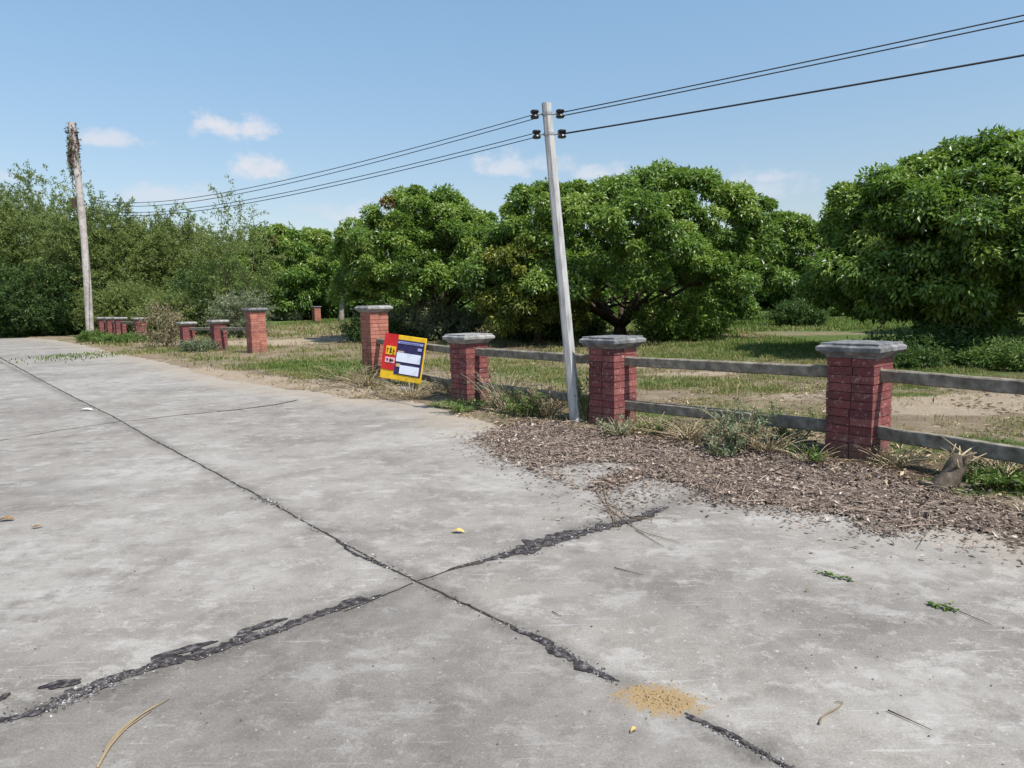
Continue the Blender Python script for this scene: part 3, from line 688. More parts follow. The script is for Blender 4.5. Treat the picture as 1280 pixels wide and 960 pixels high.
def wire(p0, p1, sag, rad, label, n=48):
    t = np.linspace(0, 1, n)[:, None]; P = np.asarray(p0)*(1-t)+np.asarray(p1)*t; P[:, 2] -= (4*sag*t*(1-t))[:, 0]
    rr = rad if np.ndim(rad) == 0 else np.linspace(rad[0], rad[1], n)
    V, Pl = tube(P, rr, 6); o = link('overhead_wire', mesh_np('overhead_wire', V, Pl, smooth=True), M_wire)
    tag(o, label, 'wire', 'overhead wires')
wd = np.array([.86, -.51, 0])
for (k, dz, ye, la) in (('u', .012, 19, 'thin upper wire running right from the thin pole, top one of its close pair'), ('u', -.028, 26, 'thin upper wire running right from the thin pole, bottom one of its close pair'), ('l', 0, 69, 'thick dark lower wire running right from the thin pole')):
    p0 = tips[k, 1]+np.array([0, 0, dz]); d = pdir(1280, ye); kx = d[0]/d[1]
    t_ = (kx*p0[1]-p0[0])/(wd[0]-kx*wd[1]); z_ = AT(1280, ye, p0[1]+wd[1]*t_)[2]; sag = .35; u_ = t_/30
    p1 = p0+wd*30; p1[2] = p0[2]+(z_-p0[2]+4*sag*u_*(1-u_))/u_
    wire(p0, p1, sag, .010 if k == 'l' else .0065, la)
ul = AT(113, 250, qb[1]); ll = AT(113, 262, qb[1])
wire(tips['u', -1]+np.array([0, 0, .0]), ul+np.array([0, -.1, .05]), .55, (.005, .016), 'upper pair of wires going left from the thin pole, higher wire')
wire(tips['u', -1]+np.array([0, 0, -.05]), ul+np.array([0, -.1, -.12]), .56, (.005, .016), 'upper pair of wires going left from the thin pole, lower wire')
wire(tips['l', -1]+np.array([0, 0, .02]), ll+np.array([0, -.1, .05]), .52, (.005, .016), 'lower pair of wires going left from the thin pole, higher wire')
wire(tips['l', -1]+np.array([0, 0, -.03]), ll+np.array([0, -.1, -.10]), .52, (.005, .018), 'lower pair of wires going left from the thin pole, lower wire')

# ------------------------------------------------------------------ leaning signboard
SB = 14.0
c0 = AT(495.5, 447.5, 12.0); yaw = math.radians(-26)
sb = empty('leaning_board', (c0[0], c0[1], 0)); sb.rotation_euler = (math.radians(-9), math.radians(6.5), yaw)
tag(sb, 'colourful red yellow and navy notice board leaning against the tall gate pillar', 'signboard')
ppm = FPX/c0[1]; BW, BH = 52/ppm/.84, 57/ppm
zc = c0[2]
def slab(name, u0, u1, v0, v1, col, lift, parent, th=.006, rough=.45):
    """u 0..1 left to right, v 0..1 top to bottom on the board"""
    V, Qd = box_v((u0-.5)*BW, (u1-.5)*BW, -lift-th, -lift, zc+(.5-v1)*BH, zc+(.5-v0)*BH)
    return link(name, mesh_np(name, V, [Qd]), col, parent)
mk = lambda n, c: noise_mat(n, [(.32, tuple(x*.66+.02 for x in c)), (.5, c), (.72, tuple(min(1, x*1.05+.03) for x in c))], 5, 8, .5, .35, 0)
Y_, R_, N_, W_, K_ = mk('sign_yellow', (.72, .44, .01)), mk('sign_red', (.50, .012, .012)), mk('sign_navy', (.022, .014, .075)), mk('sign_white', (.66, .70, .80)), mk('sign_black', (.03, .01, .01))
C_ = mk('sign_lilac', (.30, .32, .62)); PK = mk('sign_pink', (.72, .42, .45))
base_b = slab('board', 0, 1, 0, 1, Y_, 0, sb, .02)
bv = base_b.modifiers.new('bevel', 'BEVEL'); bv.width = .006
slab('red_panel', .0, .335, -.004, .80, R_, .022, sb)
nv = slab('navy_panel', .335, .975, .10, .87, N_, .022, sb)
slab('white_stripe', .35, .95, .135, .185, C_, .030, sb)
slab('notice_box', .355, .93, .385, .585, W_, .030, sb)
slab('notice_box', .47, .93, .655, .845, W_, .030, sb)
slab('cream_mark', .37, .47, .63, .70, mk('sign_cream', (.55, .45, .25)), .030, sb)
slab('cream_mark', .37, .52, .345, .382, mk('sign_tan', (.40, .30, .25)), .030, sb)
slab('small_mark', .84, .93, .24, .30, C_, .030, sb)
yl = slab('yellow_label', .08, .32, .27, .46, Y_, .030, sb); pl_ = slab('pink_label', .09, .32, .52, .64, PK, .030, sb)
def strokes(name, rects, col, parent, lift=.038):
    a = Acc()
    for (u0, u1, v0, v1) in rects:
        V, Qd = box_v((u0-.5)*BW, (u1-.5)*BW, -lift-.004, -lift, zc+(.5-v1)*BH, zc+(.5-v0)*BH); a.add(V, Qd)
    return link(name, a.mesh(name), col, parent)
strokes('lettering', [(.185, .215, .30, .41), (.17, .235, .405, .42), (.175, .225, .34, .352), (.11, .125, .32, .42), (.105, .15, .32, .333), (.26, .275, .32, .42), (.255, .30, .37, .382), (.25, .30, .43, .442)], K_, yl)
strokes('lettering', [(.135, .165, .555, .60), (.115, .15, .55, .565), (.20, .25, .55, .615), (.265, .28, .55, .61), (.255, .305, .575, .59)], K_, pl_)
strokes('lettering', [(.40+.055*i, .435+.055*i, .152, .166) for i in range(9)], N_, nv, .0365)
# posts behind the board
a = Acc()
for u in (.2, .8):
    V, Qd = box_v((u-.5)*BW-.025, (u-.5)*BW+.025, .004, .05, -.05, zc+BH*.4); a.add(V, Qd)
link('post', a.mesh('post'), M_rail, sb)
# block at its foot
def rock(name, loc, s, seed, mt, label, cat):
    r = np.random.default_rng(seed); bm = bmesh.new(); bmesh.ops.create_icosphere(bm, subdivisions=3, radius=1)
    ph = r.random(6)*6
    for v in bm.verts:
        n = v.co.normalized(); d = 1+.16*math.sin(n.x*3+ph[0])+.13*math.sin(n.y*4+ph[1])+.1*math.sin(n.z*5+ph[2])+.05*math.sin(n.x*9+n.y*7+ph[3])
        v.co = Vector((max(-.82, min(.82, n.x*d))*s[0], max(-.82, min(.82, n.y*d))*s[1], max(-.8, min(.7, n.z*d))*s[2]))
    me = bpy.data.meshes.new(name); bm.to_mesh(me); bm.free(); o = link(name, me, mt); o.location = loc; tag(o, label, cat)
p = G(504, 494); rock('broken_block', (p[0], p[1], .07), (.17, .12, .12), 4, M_cap_l, 'broken grey concrete lump under the leaning signboard', 'rubble')

# ------------------------------------------------------------------ trees
def crown_longan(seed, rx, ry, h0, h1, nclump, nleaf, L, crad, dark=0.0, lump=.18, droop=.3, zmin=-.8):
    """dense broad crown: leaf clumps over a lumpy dome and a thinner inside"""
    r = np.random.default_rng(seed); a = Acc()
    zc_ = h0+(h1-h0)*.42; up = h1-zc_; dn = zc_-h0
    zz0 = r.uniform(zmin, 1, nclump); t0 = r.uniform(0, 6.283, nclump); d = np.stack([np.sqrt(1-zz0**2)*np.cos(t0), np.sqrt(1-zz0**2)*np.sin(t0), zz0], 1); d = d*np.array([1, 1, 1])
    ph = r.random(8)*6.28
    lumpv = 1+lump*(np.sin(d[:, 0]*4+ph[0])*np.sin(d[:, 1]*4+ph[1])+.7*np.sin(d[:, 2]*6+d[:, 0]*5+ph[2])) + r.normal(0, .075, nclump)
    inner = r.random(nclump) < .10
    lumpv = np.where(inner, lumpv*r.uniform(.5, .85, nclump), lumpv)
    bul = np.where(d[:, 2] < 0, 1+.22*(-d[:, 2]), 1)
    C = np.stack([d[:, 0]*rx*lumpv*bul, d[:, 1]*ry*lumpv*bul, zc_+np.where(d[:, 2] > 0, d[:, 2]*up, d[:, 2]*dn)*np.clip(lumpv, .6, 1.12)], 1)
    C[:, 2] = np.minimum(C[:, 2], h1)
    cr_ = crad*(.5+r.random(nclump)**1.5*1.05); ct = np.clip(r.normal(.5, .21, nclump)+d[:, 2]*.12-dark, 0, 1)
    k = r.integers(0, nclump, nleaf*1) if False else np.repeat(np.arange(nclump), max(1, nleaf//nclump)); n = len(k)
    u = unit(r.normal(0, 1, (n, 3))+d[k]*.75+np.array([0, 0, .35]))
    rr = cr_[k]*r.uniform(.5, 1.0, n)
    P = C[k]+u*rr[:, None]*np.array([1.12, 1.12, .78])
    D = unit(u*.7+r.normal(0, .5, (n, 3))+np.array([0, 0, -droop]))
    N = unit(u*1.0+np.array([0, 0, .6])+r.normal(0, .36, (n, 3)))
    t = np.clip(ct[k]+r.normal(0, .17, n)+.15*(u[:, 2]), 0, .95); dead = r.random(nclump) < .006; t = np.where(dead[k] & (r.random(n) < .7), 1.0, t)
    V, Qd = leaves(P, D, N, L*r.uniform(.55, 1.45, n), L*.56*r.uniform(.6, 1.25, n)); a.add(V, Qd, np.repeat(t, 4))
    return a, C
def trunk_mesh(seed, C, h0, base_r, nl=6, fork=.7, reach=.8, lean=(0, 0)):
    r = np.random.default_rng(seed); a = Acc(); f = np.array([lean[0], lean[1], fork])
    a.add(*tube(bezier((0, 0, -.15), (lean[0]*.3, lean[1]*.3, fork*.5), f, 6), np.linspace(base_r*1.25, base_r*.85, 6), 10))
    idx = r.choice(len(C), min(nl*3, len(C)), replace=False); j = 0
    for k in range(nl):
        th = k/nl*6.283+r.normal(0, .25)
        e = C[idx[k]]*reach; e = np.array([abs(np.hypot(e[0], e[1]))*math.cos(th), abs(np.hypot(e[0], e[1]))*math.sin(th), max(e[2], h0+.8)])
        mid = f+np.array([math.cos(th)*.9, math.sin(th)*.9, (e[2]-fork)*.35]); pp = bezier(f, mid, e, 9); pp[2:-1] += r.normal(0, .06, (6, 3))
        a.add(*tube(pp, np.linspace(base_r*.62, base_r*.12, 9), 7))
        for q2 in range(3):
            s_ = pp[r.integers(3, 8)]; c2 = C[idx[(nl+j) % len(idx)]]; j += 1
            e2 = s_+(unit((c2-s_)[None])[0])*min(np.linalg.norm(c2-s_), 2.2)
            a.add(*tube(bezier(s_, (s_+e2)/2+r.normal(0, .2, 3), e2, 5), np.linspace(base_r*.28, base_r*.06, 5), 5))
    return a
def tree(name, px, Y, label, cat, crown, trunk, cm, bm_, group=None, rz=0.0):
    p = G(px, 480)[:2]; d = pdir(px, 400); x = d[0]/d[1]*Y
    o = empty(name, (x, Y, 0), rz); tag(o, label, cat, group)
    link('trunk', trunk, bm_, o); link('crown', crown, cm, o); return o
def z_at(px, py, Y): return AT(px, py, Y)[2]
ORCH = 'round leafy orchard trees'
def longan(px, Y, wpx, top, h0, label, seed, cm=None, ncl=None, nleaf=70000, L=.16, crad=None, fork=.7, dark=0.0, ry=None, nl=6, base_r=.2, lump=.15, name='orchard_tree', droop=.5, zmin=-.8):
    rx = wpx/FPX*Y; h1 = z_at(px, top, Y)
    crad = crad or .58
    cr0 = crad*.95
    ncl = ncl or int(60*(rx*rx)/9+60)
    a, C = crown_longan(seed, rx-cr0, (ry or rx)-cr0, h0+cr0*.6, h1-cr0*.75, ncl, nleaf, L, crad, dark, lump, droop, zmin)
    t = trunk_mesh(seed+50, C, h0, base_r, nl, fork)
    return tree(name, px, Y, label, 'tree', a.mesh('crown'), t.mesh('trunk', True), cm or M_longan, M_bark, ORCH)
longan(542, 31.5, 108, 240, .7, 'broad dark green orchard tree behind the leaning signboard, left of the thin pole', 1, nleaf=150000, L=.15, ncl=420, crad=.40, fork=.8, zmin=-.5)
longan(775, 27, 156, 218, .7, 'widest orchard tree behind the thin pole, its forked trunk above a pillar cap', 2, nleaf=200000, L=.145, ncl=600, crad=.38, fork=.55, base_r=.26, nl=8, zmin=-.5)
longan(672, 25, 64, 288, .3, 'yellowish green low tree just left of the thin pole', 3, cm=M_longan_y, nleaf=36000, L=.14, ncl=120, crad=.34, base_r=.12)
longan(1198, 17.2, 152, 184, .8, 'large near orchard tree behind the nearest brick pillar, one bough drooping low', 4, nleaf=200000, L=.13, ncl=620, crad=.34, fork=.8, base_r=.24, droop=.6)
longan(1195, 16.4, 56, 336, .02, 'drooping leafy young tree under the large near orchard tree', 41, nleaf=26000, L=.13, ncl=50, crad=.38, base_r=.07, droop=.6)
longan(1345, 25, 140, 202, .4, 'tall orchard tree cut by the right edge of the picture', 5, nleaf=120000, L=.17, ncl=380, crad=.42)
longan(985, 44, 60, 268, .1, 'distant orchard tree in the gap between two larger ones', 6, nleaf=80000, L=.21, ncl=280, crad=.5)
longan(898, 38, 38, 292, .15, 'orchard tree partly hidden behind the widest one, over the sunny grass', 7, nleaf=60000, L=.19, ncl=200, crad=.46)
longan(372, 78, 64, 280, .2, 'glossy bright green tree right of the slim open tree, beyond the gateway lawn', 8, nleaf=80000, L=.34, ncl=240, crad=.8, base_r=.3)
longan(455, 90, 44, 296, .3, 'small distant tree in the gap left of the broad orchard tree', 9, nleaf=36000, L=.4, ncl=90, crad=1.0)
# rows of the orchard further back
base_a, base_C = crown_longan(90, 3.9, 3.9, .1, 6.2, 150, 36000, .3, .8)
bt = trunk_mesh(91, base_C, .5, .2).mesh('trunk', True); bc = base_a.mesh('crown')
first = None
for k, (px, Y, s) in enumerate(((560, 62, 1.0), (660, 70, 1.0), (760, 66, 1.05), (860, 74, .9), (958, 80, .75), (940, 75, .6), (1030, 62, .7), (1075, 50, .7), (1140, 48, .75), (1240, 44, .75), (705, 48, .8), (640, 46, .7), (1050, 78, .9), (1110, 62, .95), (1200, 58, .95), (1290, 66, 1.0), (1400, 48, 1.0), (1380, 90, 1.1), (1000, 110, .95), (890, 118, .95), (430, 100, 1.2), (500, 92, 1.1), (380, 84, 1.15))):
    if first is None:
        o = first = tree('orchard_tree', px, Y, 'x', 'tree', bc, bt, M_longan, M_bark, 'back rows of the orchard')
    else:
        o = copy_tree(first); d = pdir(px, 400); o.location = (d[0]/d[1]*Y, Y, 0)
    o.rotation_euler = (0, 0, k*1.3); o.scale = (s, s, s*(1+.06*math.sin(k*2.1)))
    o['label'] = 'far orchard tree filling the gaps behind the front trees'

# the thicket on the left: feathery thorn trees
def crown_acacia(seed, rx, ry, h0, h1, nspray, per, L, dark=0.0, spray=.9, loose=.2):
    r = np.random.default_rng(seed); a = Acc()
    zc_ = h0+(h1-h0)*.45; d = unit(r.normal(0, 1, (nspray, 3))); ph = r.random(6)*6.28
    lum = (1+.22*np.sin(d[:, 0]*5+ph[0])*np.sin(d[:, 2]*5+ph[1])+.15*np.sin(d[:, 1]*6+ph[2]))*r.uniform(.45, 1.0, nspray)**.5+np.abs(r.normal(0, loose, nspray))*(d[:, 2] > .2)*.5
    C = np.stack([d[:, 0]*rx*lum, d[:, 1]*ry*lum, zc_+d[:, 2]*lum*np.where(d[:, 2] > 0, h1-zc_, zc_-h0)], 1)
    out = unit(d*np.array([1, 1, .5])+np.array([0, 0, .55])+r.normal(0, .45, (nspray, 3)))
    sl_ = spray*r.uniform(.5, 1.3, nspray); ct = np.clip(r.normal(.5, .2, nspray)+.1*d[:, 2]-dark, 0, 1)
    k = np.repeat(np.arange(nspray), per); t = np.tile(np.linspace(0, 1, per), nspray)+r.normal(0, .03, len(k)); n = len(k)
    P = C[k]+out[k]*(sl_[k]*t)[:, None]+np.array([0, 0, -1.0])*(.25*sl_[k]*t*t)[:, None]+r.normal(0, .05, (n, 3))
    D = unit(out[k]*.4+r.normal(0, .7, (n, 3))+np.array([0, 0, -.1])); N = unit(r.normal(0, .6, (n, 3))+np.array([0, 0, 1.0]))
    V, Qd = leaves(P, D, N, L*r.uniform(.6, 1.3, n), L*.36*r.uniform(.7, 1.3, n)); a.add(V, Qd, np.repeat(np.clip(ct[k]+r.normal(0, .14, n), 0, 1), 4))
    # fine twigs
    m = r.choice(nspray, nspray//5, replace=False)
    for i in m:
        V, Pl = tube(np.stack([C[i]-out[i]*.3, C[i]+out[i]*sl_[i]*.55, C[i]+out[i]*sl_[i]+np.array([0, 0, -.2*sl_[i]])]), [.018, .01, .005], 3, False); a.add(V, Pl, .02)
    return a, C
THK = 'feathery trees of the roadside thicket'
def acacia(px, Y, wpx, top, h0, label, seed, cm=None, nspray=1700, per=22, L=.2, dark=0.0, group=THK, spray=.9, loose=.2, base_r=.13, bark=None, name='thicket_tree', nl=6, fork=None, cat='tree'):
    rx = wpx/FPX*Y; h1 = z_at(px, top, Y)
    a, C = crown_acacia(seed, rx, rx, h0, h1-.25-spray*.75-loose*1.2, nspray, per, L, dark, spray, loose)
    t = trunk_mesh(seed+9, C, h0, base_r, nl, fork or max(.6, h1*.2))
    return tree(name, px, Y, label, cat, a.mesh('crown'), t.mesh('trunk', True), cm or M_acacia, bark or M_bark, group)
acacia(-75, 50, 90, 222, .2, 'feathery thicket tree cut by the left edge of the picture', 101, nspray=2200, L=.24)
acacia(18, 51, 78, 228, .2, 'tall feathery tree at the far left behind the end of the road', 102, nspray=2200, L=.24)
acacia(66, 54, 56, 220, 1.0, 'tallest thorny tree left of the vine topped pole, twiggy at its top', 103, nspray=1300, L=.22, loose=.4)
acacia(130, 47, 52, 236, .3, 'feathery tree right behind the vine topped pole', 104, nspray=1700, L=.22, loose=.35)
acacia(182, 50, 55, 262, .2, 'feathery grey green tree behind the row of far low pillars', 105, nspray=1700, L=.22)
acacia(240, 52, 50, 262, .2, 'feathery tree behind the dry beige shrub', 106, nspray=1500, L=.22)
acacia(296, 39, 38, 234, .6, 'slim open tree with a bare stem, taller than its neighbours, behind the far gate pillar', 107, nspray=420, L=.17, loose=.45, base_r=.1)
acacia(268, 43, 36, 312, .15, 'low leafy bush left of the slim open tree', 108, nspray=900, L=.2, cm=M_bush)
acacia(330, 95, 48, 276, .2, 'grey green tree behind the slim open tree', 109, nspray=1200, L=.36, spray=1.6)
acacia(412, 110, 50, 284, .2, 'hazy feathery tree right of the glossy bright green tree', 110, nspray=1200, L=.4, spray=1.8)
acacia(36, 45, 62, 318, .05, 'dark dense bush at the far left edge of the road', 111, nspray=1900, L=.2, cm=M_bush, dark=.15)
acacia(-60, 44, 60, 300, .05, 'dark dense bush beyond the left edge of the picture', 112, nspray=1500, L=.2, cm=M_bush, dark=.15)
acacia(96, 46, 36, 352, .03, 'low dark bush left of the foot of the vine topped pole', 113, nspray=900, L=.18, cm=M_bush)
acacia(160, 44.5, 42, 340, .05, 'scrubby olive bush behind the far low pillars', 114, nspray=1100, L=.18)
acacia(225, 40, 34, 352, .05, 'scrubby bush behind the low pillars near the dry shrub', 115, nspray=900, L=.17)
acacia(300, 36, 26, 345, .05, 'greyish twiggy bush just behind the far gate pillar', 116, nspray=330, L=.14, cm=M_greyweed)
first = None
for k, (px, Y, s) in enumerate(((-140, 66, 1.1), (-20, 70, 1.15), (80, 72, 1.1), (150, 68, 1.0), (220, 74, 1.0), (290, 78, 1.0), (350, 90, 1.0), (-260, 60, 1.1), (-200, 48, 1.0))):
    if first is None:
        a, C = crown_acacia(130, 4.5, 4.5, .3, 8.6, 1300, 20, .32); t = trunk_mesh(131, C, .3, .15, 6, 1.5)
        o = first = tree('thicket_tree', px, Y, 'x', 'tree', a.mesh('crown'), t.mesh('trunk', True), M_acacia, M_bark, 'back of the thicket')
    else:
        o = copy_tree(first); d = pdir(px, 400); o.location = (d[0]/d[1]*Y, Y, 0)
    o.rotation_euler = (0, 0, k*1.7); o.scale = (s, s, s); o['label'] = 'far feathery tree closing the back of the thicket'
# pale stemmed leaning sapling left of the broad orchard tree
a, C = crown_longan(71, .9, .9, 2.2, 4.2, 26, 7000, .2, .4)
t = Acc(); t.add(*tube(bezier((0, 0, -.1), (.1, 0, 1.4), (.35, 0, 2.9), 8), np.linspace(.17, .08, 8), 9)); t.add(*tube(bezier((.2, 0, 1.9), (.5, 0, 2.4), (1.0, .1, 3.2), 6), np.linspace(.08, .03, 6), 7))
_t = tree('orchard_tree', 426, 62, 'small leaning tree with a pale bare stem, left of the broad dark orchard tree', 'tree', a.mesh('crown'), t.mesh('trunk', True), M_longan, M_bark_pale, ORCH); _t.scale = (1.65, 1.65, 1.5)
# thin mast far away
p = AT(923, 268, 75); a = Acc(); a.add(*tube([(0, 0, 0), (0, 0, p[2])], .12, 7)); a.add(*tube([(-.35, 0, p[2]-.5), (.35, 0, p[2]-.5)], .05, 5))
o = link('distant_post', a.mesh('distant_post'), M_bark); o.location = (p[0], p[1], 0); tag(o, 'thin dark post showing above the trees in the gap', 'post')

# undergrowth shrubs
def shrub(px, py, rx, h, label, seed, cm, n=900, per=14, L=.07, name='shrub', cat='shrub', spray=.35, group='low shrubs and weeds'):
    p = G(px, py); r = np.random.default_rng(seed)
    a, C = crown_acacia(seed, rx, rx*.8, .02, h, n, per, L, 0, spray, .2)
    s_ = Acc()
    for k in range(7):
        e = C[r.integers(0, len(C))]; s_.add(*tube(bezier((r.normal(0, .05), r.normal(0, .05), -.03), e*np.array([.3, .3, .6]), e, 5), np.linspace(.014, .005, 5), 5))
    o = empty(name, (p[0], p[1], gh(p[0], p[1]))); tag(o, label, cat, group)
    link('stem', s_.mesh('stem'), M_bark, o); link('foliage', a.mesh('foliage'), cm, o); return o
shrub(207, 436, .55, 1.35, 'dry beige shrub smothering the fence between two low pillars', 201, M_scrub, 150, 16, .11, spray=.75)
shrub(520, 424, 2.2, 1.3, 'pale leafy shrub in the shade below the broad orchard tree', 202, M_greyweed, 700, 14, .16, spray=.6)
shrub(690, 426, 1.8, .7, 'dark low shrub under the trees left of the thin pole', 203, M_bush, 900, 14, .15, spray=.5)
shrub(850, 428, 1.3, 1.15, 'round green shrub right of the forked trunk', 204, M_longan, 700, 14, .16, spray=.5)
shrub(1150, 456, .8, .5, 'dark low shrub in the shade just right of the nearest pillar cap', 206, M_bush, 380, 12, .11, spray=.45)
shrub(1215, 452, .9, .62, 'dark bushy shrub under the drooping bough', 217, M_bush, 420, 12, .12, spray=.5)
shrub(1085, 452, .5, .3, 'small dark weed clump left behind the nearest pillar cap', 218, M_bush, 200, 12, .09, spray=.3)
shrub(1275, 462, 1.0, .35, 'green shrub at the right edge below the near orchard tree', 207, M_weed, 500, 14, .10, spray=.35)
shrub(1000, 408, 1.2, 1.1, 'round bush on the sunny grass left of the near orchard tree', 208, M_bush, 500, 14, .16, spray=.4)
shrub(1120, 462, .8, .3, 'low dark weeds just behind the nearest pillar', 209, M_bush, 500, 12, .10, spray=.3)
shrub(352, 402, 1.8, 1.0, 'greyish shrub right behind the far tall gate pillar', 210, M_greyweed, 500, 14, .14, spray=.5)
shrub(116, 428, .5, .3, 'green weeds at the foot of the vine topped pole', 211, M_weed, 400, 12, .12, spray=.3)
shrub(160, 430, 1.2, .22, 'low weeds along the foot of the far low pillars', 212, M_weed, 500, 12, .10, spray=.3)
shrub(75, 419, 1.6, .7, 'light green weeds at the end of the road left of the tall pole', 213, M_weed, 500, 12, .13, spray=.3)
shrub(252, 441, .5, .25, 'green weeds between the two low pillars beside the dry shrub', 214, M_greyweed, 400, 12, .09, spray=.25)
shrub(470, 428, 1.2, .9, 'dark leafy shrub just behind the tall gate pillar', 215, M_bush, 500, 12, .12, spray=.3)
shrub(560, 425, 1.6, 1.2, 'tangled grey green shrub behind the right part of the signboard', 216, M_greyweed, 450, 14, .15, spray=.5)

# weeds along the fence
def weed(px, py, r0, h, label, seed, cm, stems=26, lf=26, L=.05, name='weed', dry=0.3, z=None, straw=True):
    r = np.random.default_rng(seed); p = G(px, py); a = Acc(); b_ = Acc()
    for k in range(stems):
        th = r.uniform(0, 6.28); q0 = np.array([math.cos(th), math.sin(th), 0])*r0*.35*r.random(); ht = h*r.uniform(.4, 1.05)
        e = q0+np.array([math.cos(th)*r0*r.uniform(.3, 1), math.sin(th)*r0*r.uniform(.3, 1), ht]); pp = bezier(q0, q0*.6+e*.4+np.array([0, 0, ht*.35]), e, 7)
        b_.add(*tube(pp, np.linspace(.005, .002, 7), 4, False), t=r.random())
        if r.random() < dry: continue
        t = r.integers(1, 7, lf); P = pp[t]+r.normal(0, .008, (lf, 3)); D = r.normal(0, 1, (lf, 3))+np.array([0, 0, .15])
        V, Qd = leaves(P, D, r.normal(0, .5, (lf, 3))+np.array([0, 0, 1.0]), L*r.uniform(.5, 1.3, lf), L*.4*r.uniform(.6, 1.2, lf)); a.add(V, Qd, np.repeat(np.clip(r.normal(.55, .2, lf), 0, 1), 4))
    o = empty(name, (p[0], p[1], gh(p[0], p[1]))); tag(o, label, 'weed', 'low shrubs and weeds')
    link('stem', b_.mesh('stem'), M_straw, o)
    if a.n: link('foliage', a.mesh('foliage'), cm, o)
    return o
weed(655, 524, .30, .32, 'bright green weed clump in front of the rail left of the thin pole', 301, M_weed, 34, 30, .06, dry=.05)
weed(625, 512, .5, .5, 'tangle of dry grey weeds between the signboard pillar and the thin pole', 302, M_greyweed, 70, 14, .045, dry=.5)
weed(685, 522, .45, .42, 'dry brownish weeds at the left of the thin pole foot', 303, M_scrub, 70, 14, .05, dry=.5)
weed(733, 531, .16, .55, 'leafy climber between the thin pole and the brick pillar', 304, M_weed, 26, 26, .055, dry=.1)
weed(600, 500, .28, .62, 'dry stems climbing the front of the low pillar by the signboard', 305, M_scrub, 40, 16, .05, dry=.35)
weed(925, 566, .36, .42, 'grey green weed with dry stalks in front of the lower rail', 306, M_greyweed, 46, 24, .06, dry=.2)
weed(905, 572, .22, .22, 'small pale weed left of the dry stalks by the rail', 307, M_greyweed, 26, 24, .05, dry=.1)
weed(1015, 580, .3, .16, 'low green weed at the left foot of the nearest pillar', 308, M_weed, 22, 18, .05, dry=.4)
weed(775, 548, .25, .2, 'grey weed at the right foot of the pillar by the thin pole', 309, M_greyweed, 30, 18, .05, dry=.3)
weed(820, 548, .3, .22, 'straggling green weed under the lower rail, right of the pillar by the thin pole', 310, M_weed, 26, 16, .045, dry=.4)
weed(990, 556, .4, .3, 'leafy weeds under the lower rail left of the nearest pillar', 311, M_weed, 34, 20, .05, dry=.3)
weed(1120, 588, .35, .18, 'dry weeds at the right foot of the nearest pillar', 312, M_scrub, 44, 14, .045, dry=.5)
weed(1250, 614, .32, .14, 'green weeds beside the litter at the right edge', 313, M_weed, 60, 20, .055, dry=.15)
weed(460, 484, .7, .3, 'straw coloured weeds round the foot of the tall gate pillar', 315, M_scrub, 90, 12, .05, dry=.5)
weed(515, 499, .6, .26, 'dry grass tangle in front of the signboard', 316, M_scrub, 80, 10, .05, dry=.5)
weed(432, 478, .7, .32, 'green and straw weeds left of the tall gate pillar', 317, M_weed, 90, 18, .06, dry=.3)
weed(580, 516, .4, .12, 'low green creeping weed at the edge of the concrete near the low pillar', 318, M_weed, 50, 22, .05, dry=.1)
weed(1285, 592, .3, .2, 'weeds under the lower rail at the right edge', 319, M_weed, 40, 18, .05, dry=.3)
weed(860, 555, .5, .2, 'dry stalks and weeds behind the litter between the two near pillars', 320, M_scrub, 60, 12, .045, dry=.5)
weed(640, 516, .45, .42, 'grey twiggy tangle before the lower rail, midway between signboard pillar and thin pole', 321, M_greyweed, 60, 12, .04, dry=.6)
weed(705, 512, .5, .38, 'brown dry tangle behind the thin pole', 322, M_scrub, 70, 10, .05, dry=.6)
weed(568, 498, .35, .4, 'dry twigs at the left of the low pillar by the signboard', 323, M_scrub, 50, 10, .05, dry=.6)
weed(960, 570, .35, .22, 'dry twiggy weeds between the pale dry branches and the nearest pillar', 324, M_scrub, 50, 10, .04, dry=.6)
weed(1255, 602, .35, .2, 'dry grass tangle around the dead stump', 325, M_scrub, 60, 8, .04, dry=.7)
# dry stalks leaning on the rail
def stalks(name, label, cat, px, py, ends, rad, seed):
    r = np.random.default_rng(seed); p = G(px, py); a = Acc()
    for e in ends:
        e = np.array(e, float); pp = bezier((r.normal(0, .04), r.normal(0, .03), 0), e*.5+r.normal(0, .05, 3), e, 8); a.add(*tube(pp, np.linspace(rad, rad*.45, 8), 6), t=r.random())
    o = link(name, a.mesh(name, True), M_straw); o.location = (p[0], p[1], gh(p[0], p[1])); tag(o, label, cat); return o
stalks('dry_branch', 'pale dry broken branches sticking up before the lower rail, between the two near pillars', 'branch', 918, 562, [(.06, .1, .62), (.28, .1, .42), (-.16, .05, .3), (.2, .02, .2)], .011, 5)
# dead stump
p = G(1190, 613); r = np.random.default_rng(8); a = Acc(); b_ = Acc()
a.add(*tube(bezier((-.10, 0, -.08), (-.05, 0, .08), (.08, .03, .27), 7)+r.normal(0, .012, (7, 3)), [.075, .10, .09, .085, .075, .07, .06], 9))
for e in ((-.24, .05, .06), (.20, -.05, .03), (.17, .05, .30)):
    e = np.array(e); a.add(*tube(bezier((-.03, 0, .03), e*.6, e, 5), np.linspace(.05, .018, 5), 7))
for k in range(26):
    st = np.array([.05, .02, .2])+r.normal(0, .035, 3); dr = unit(np.array([[.45+r.normal(0, .75), r.normal(0, .6), 1.0+r.normal(0, .5)]]))[0]; e = st+dr*r.uniform(.06, .22)
    b_.add(*tube(bezier(st, (st+e)/2+r.normal(0, .008, 3), e, 4), np.array([1, .8, .6, .25])*r.uniform(.004, .013), 5), t=r.uniform(.1, .95))
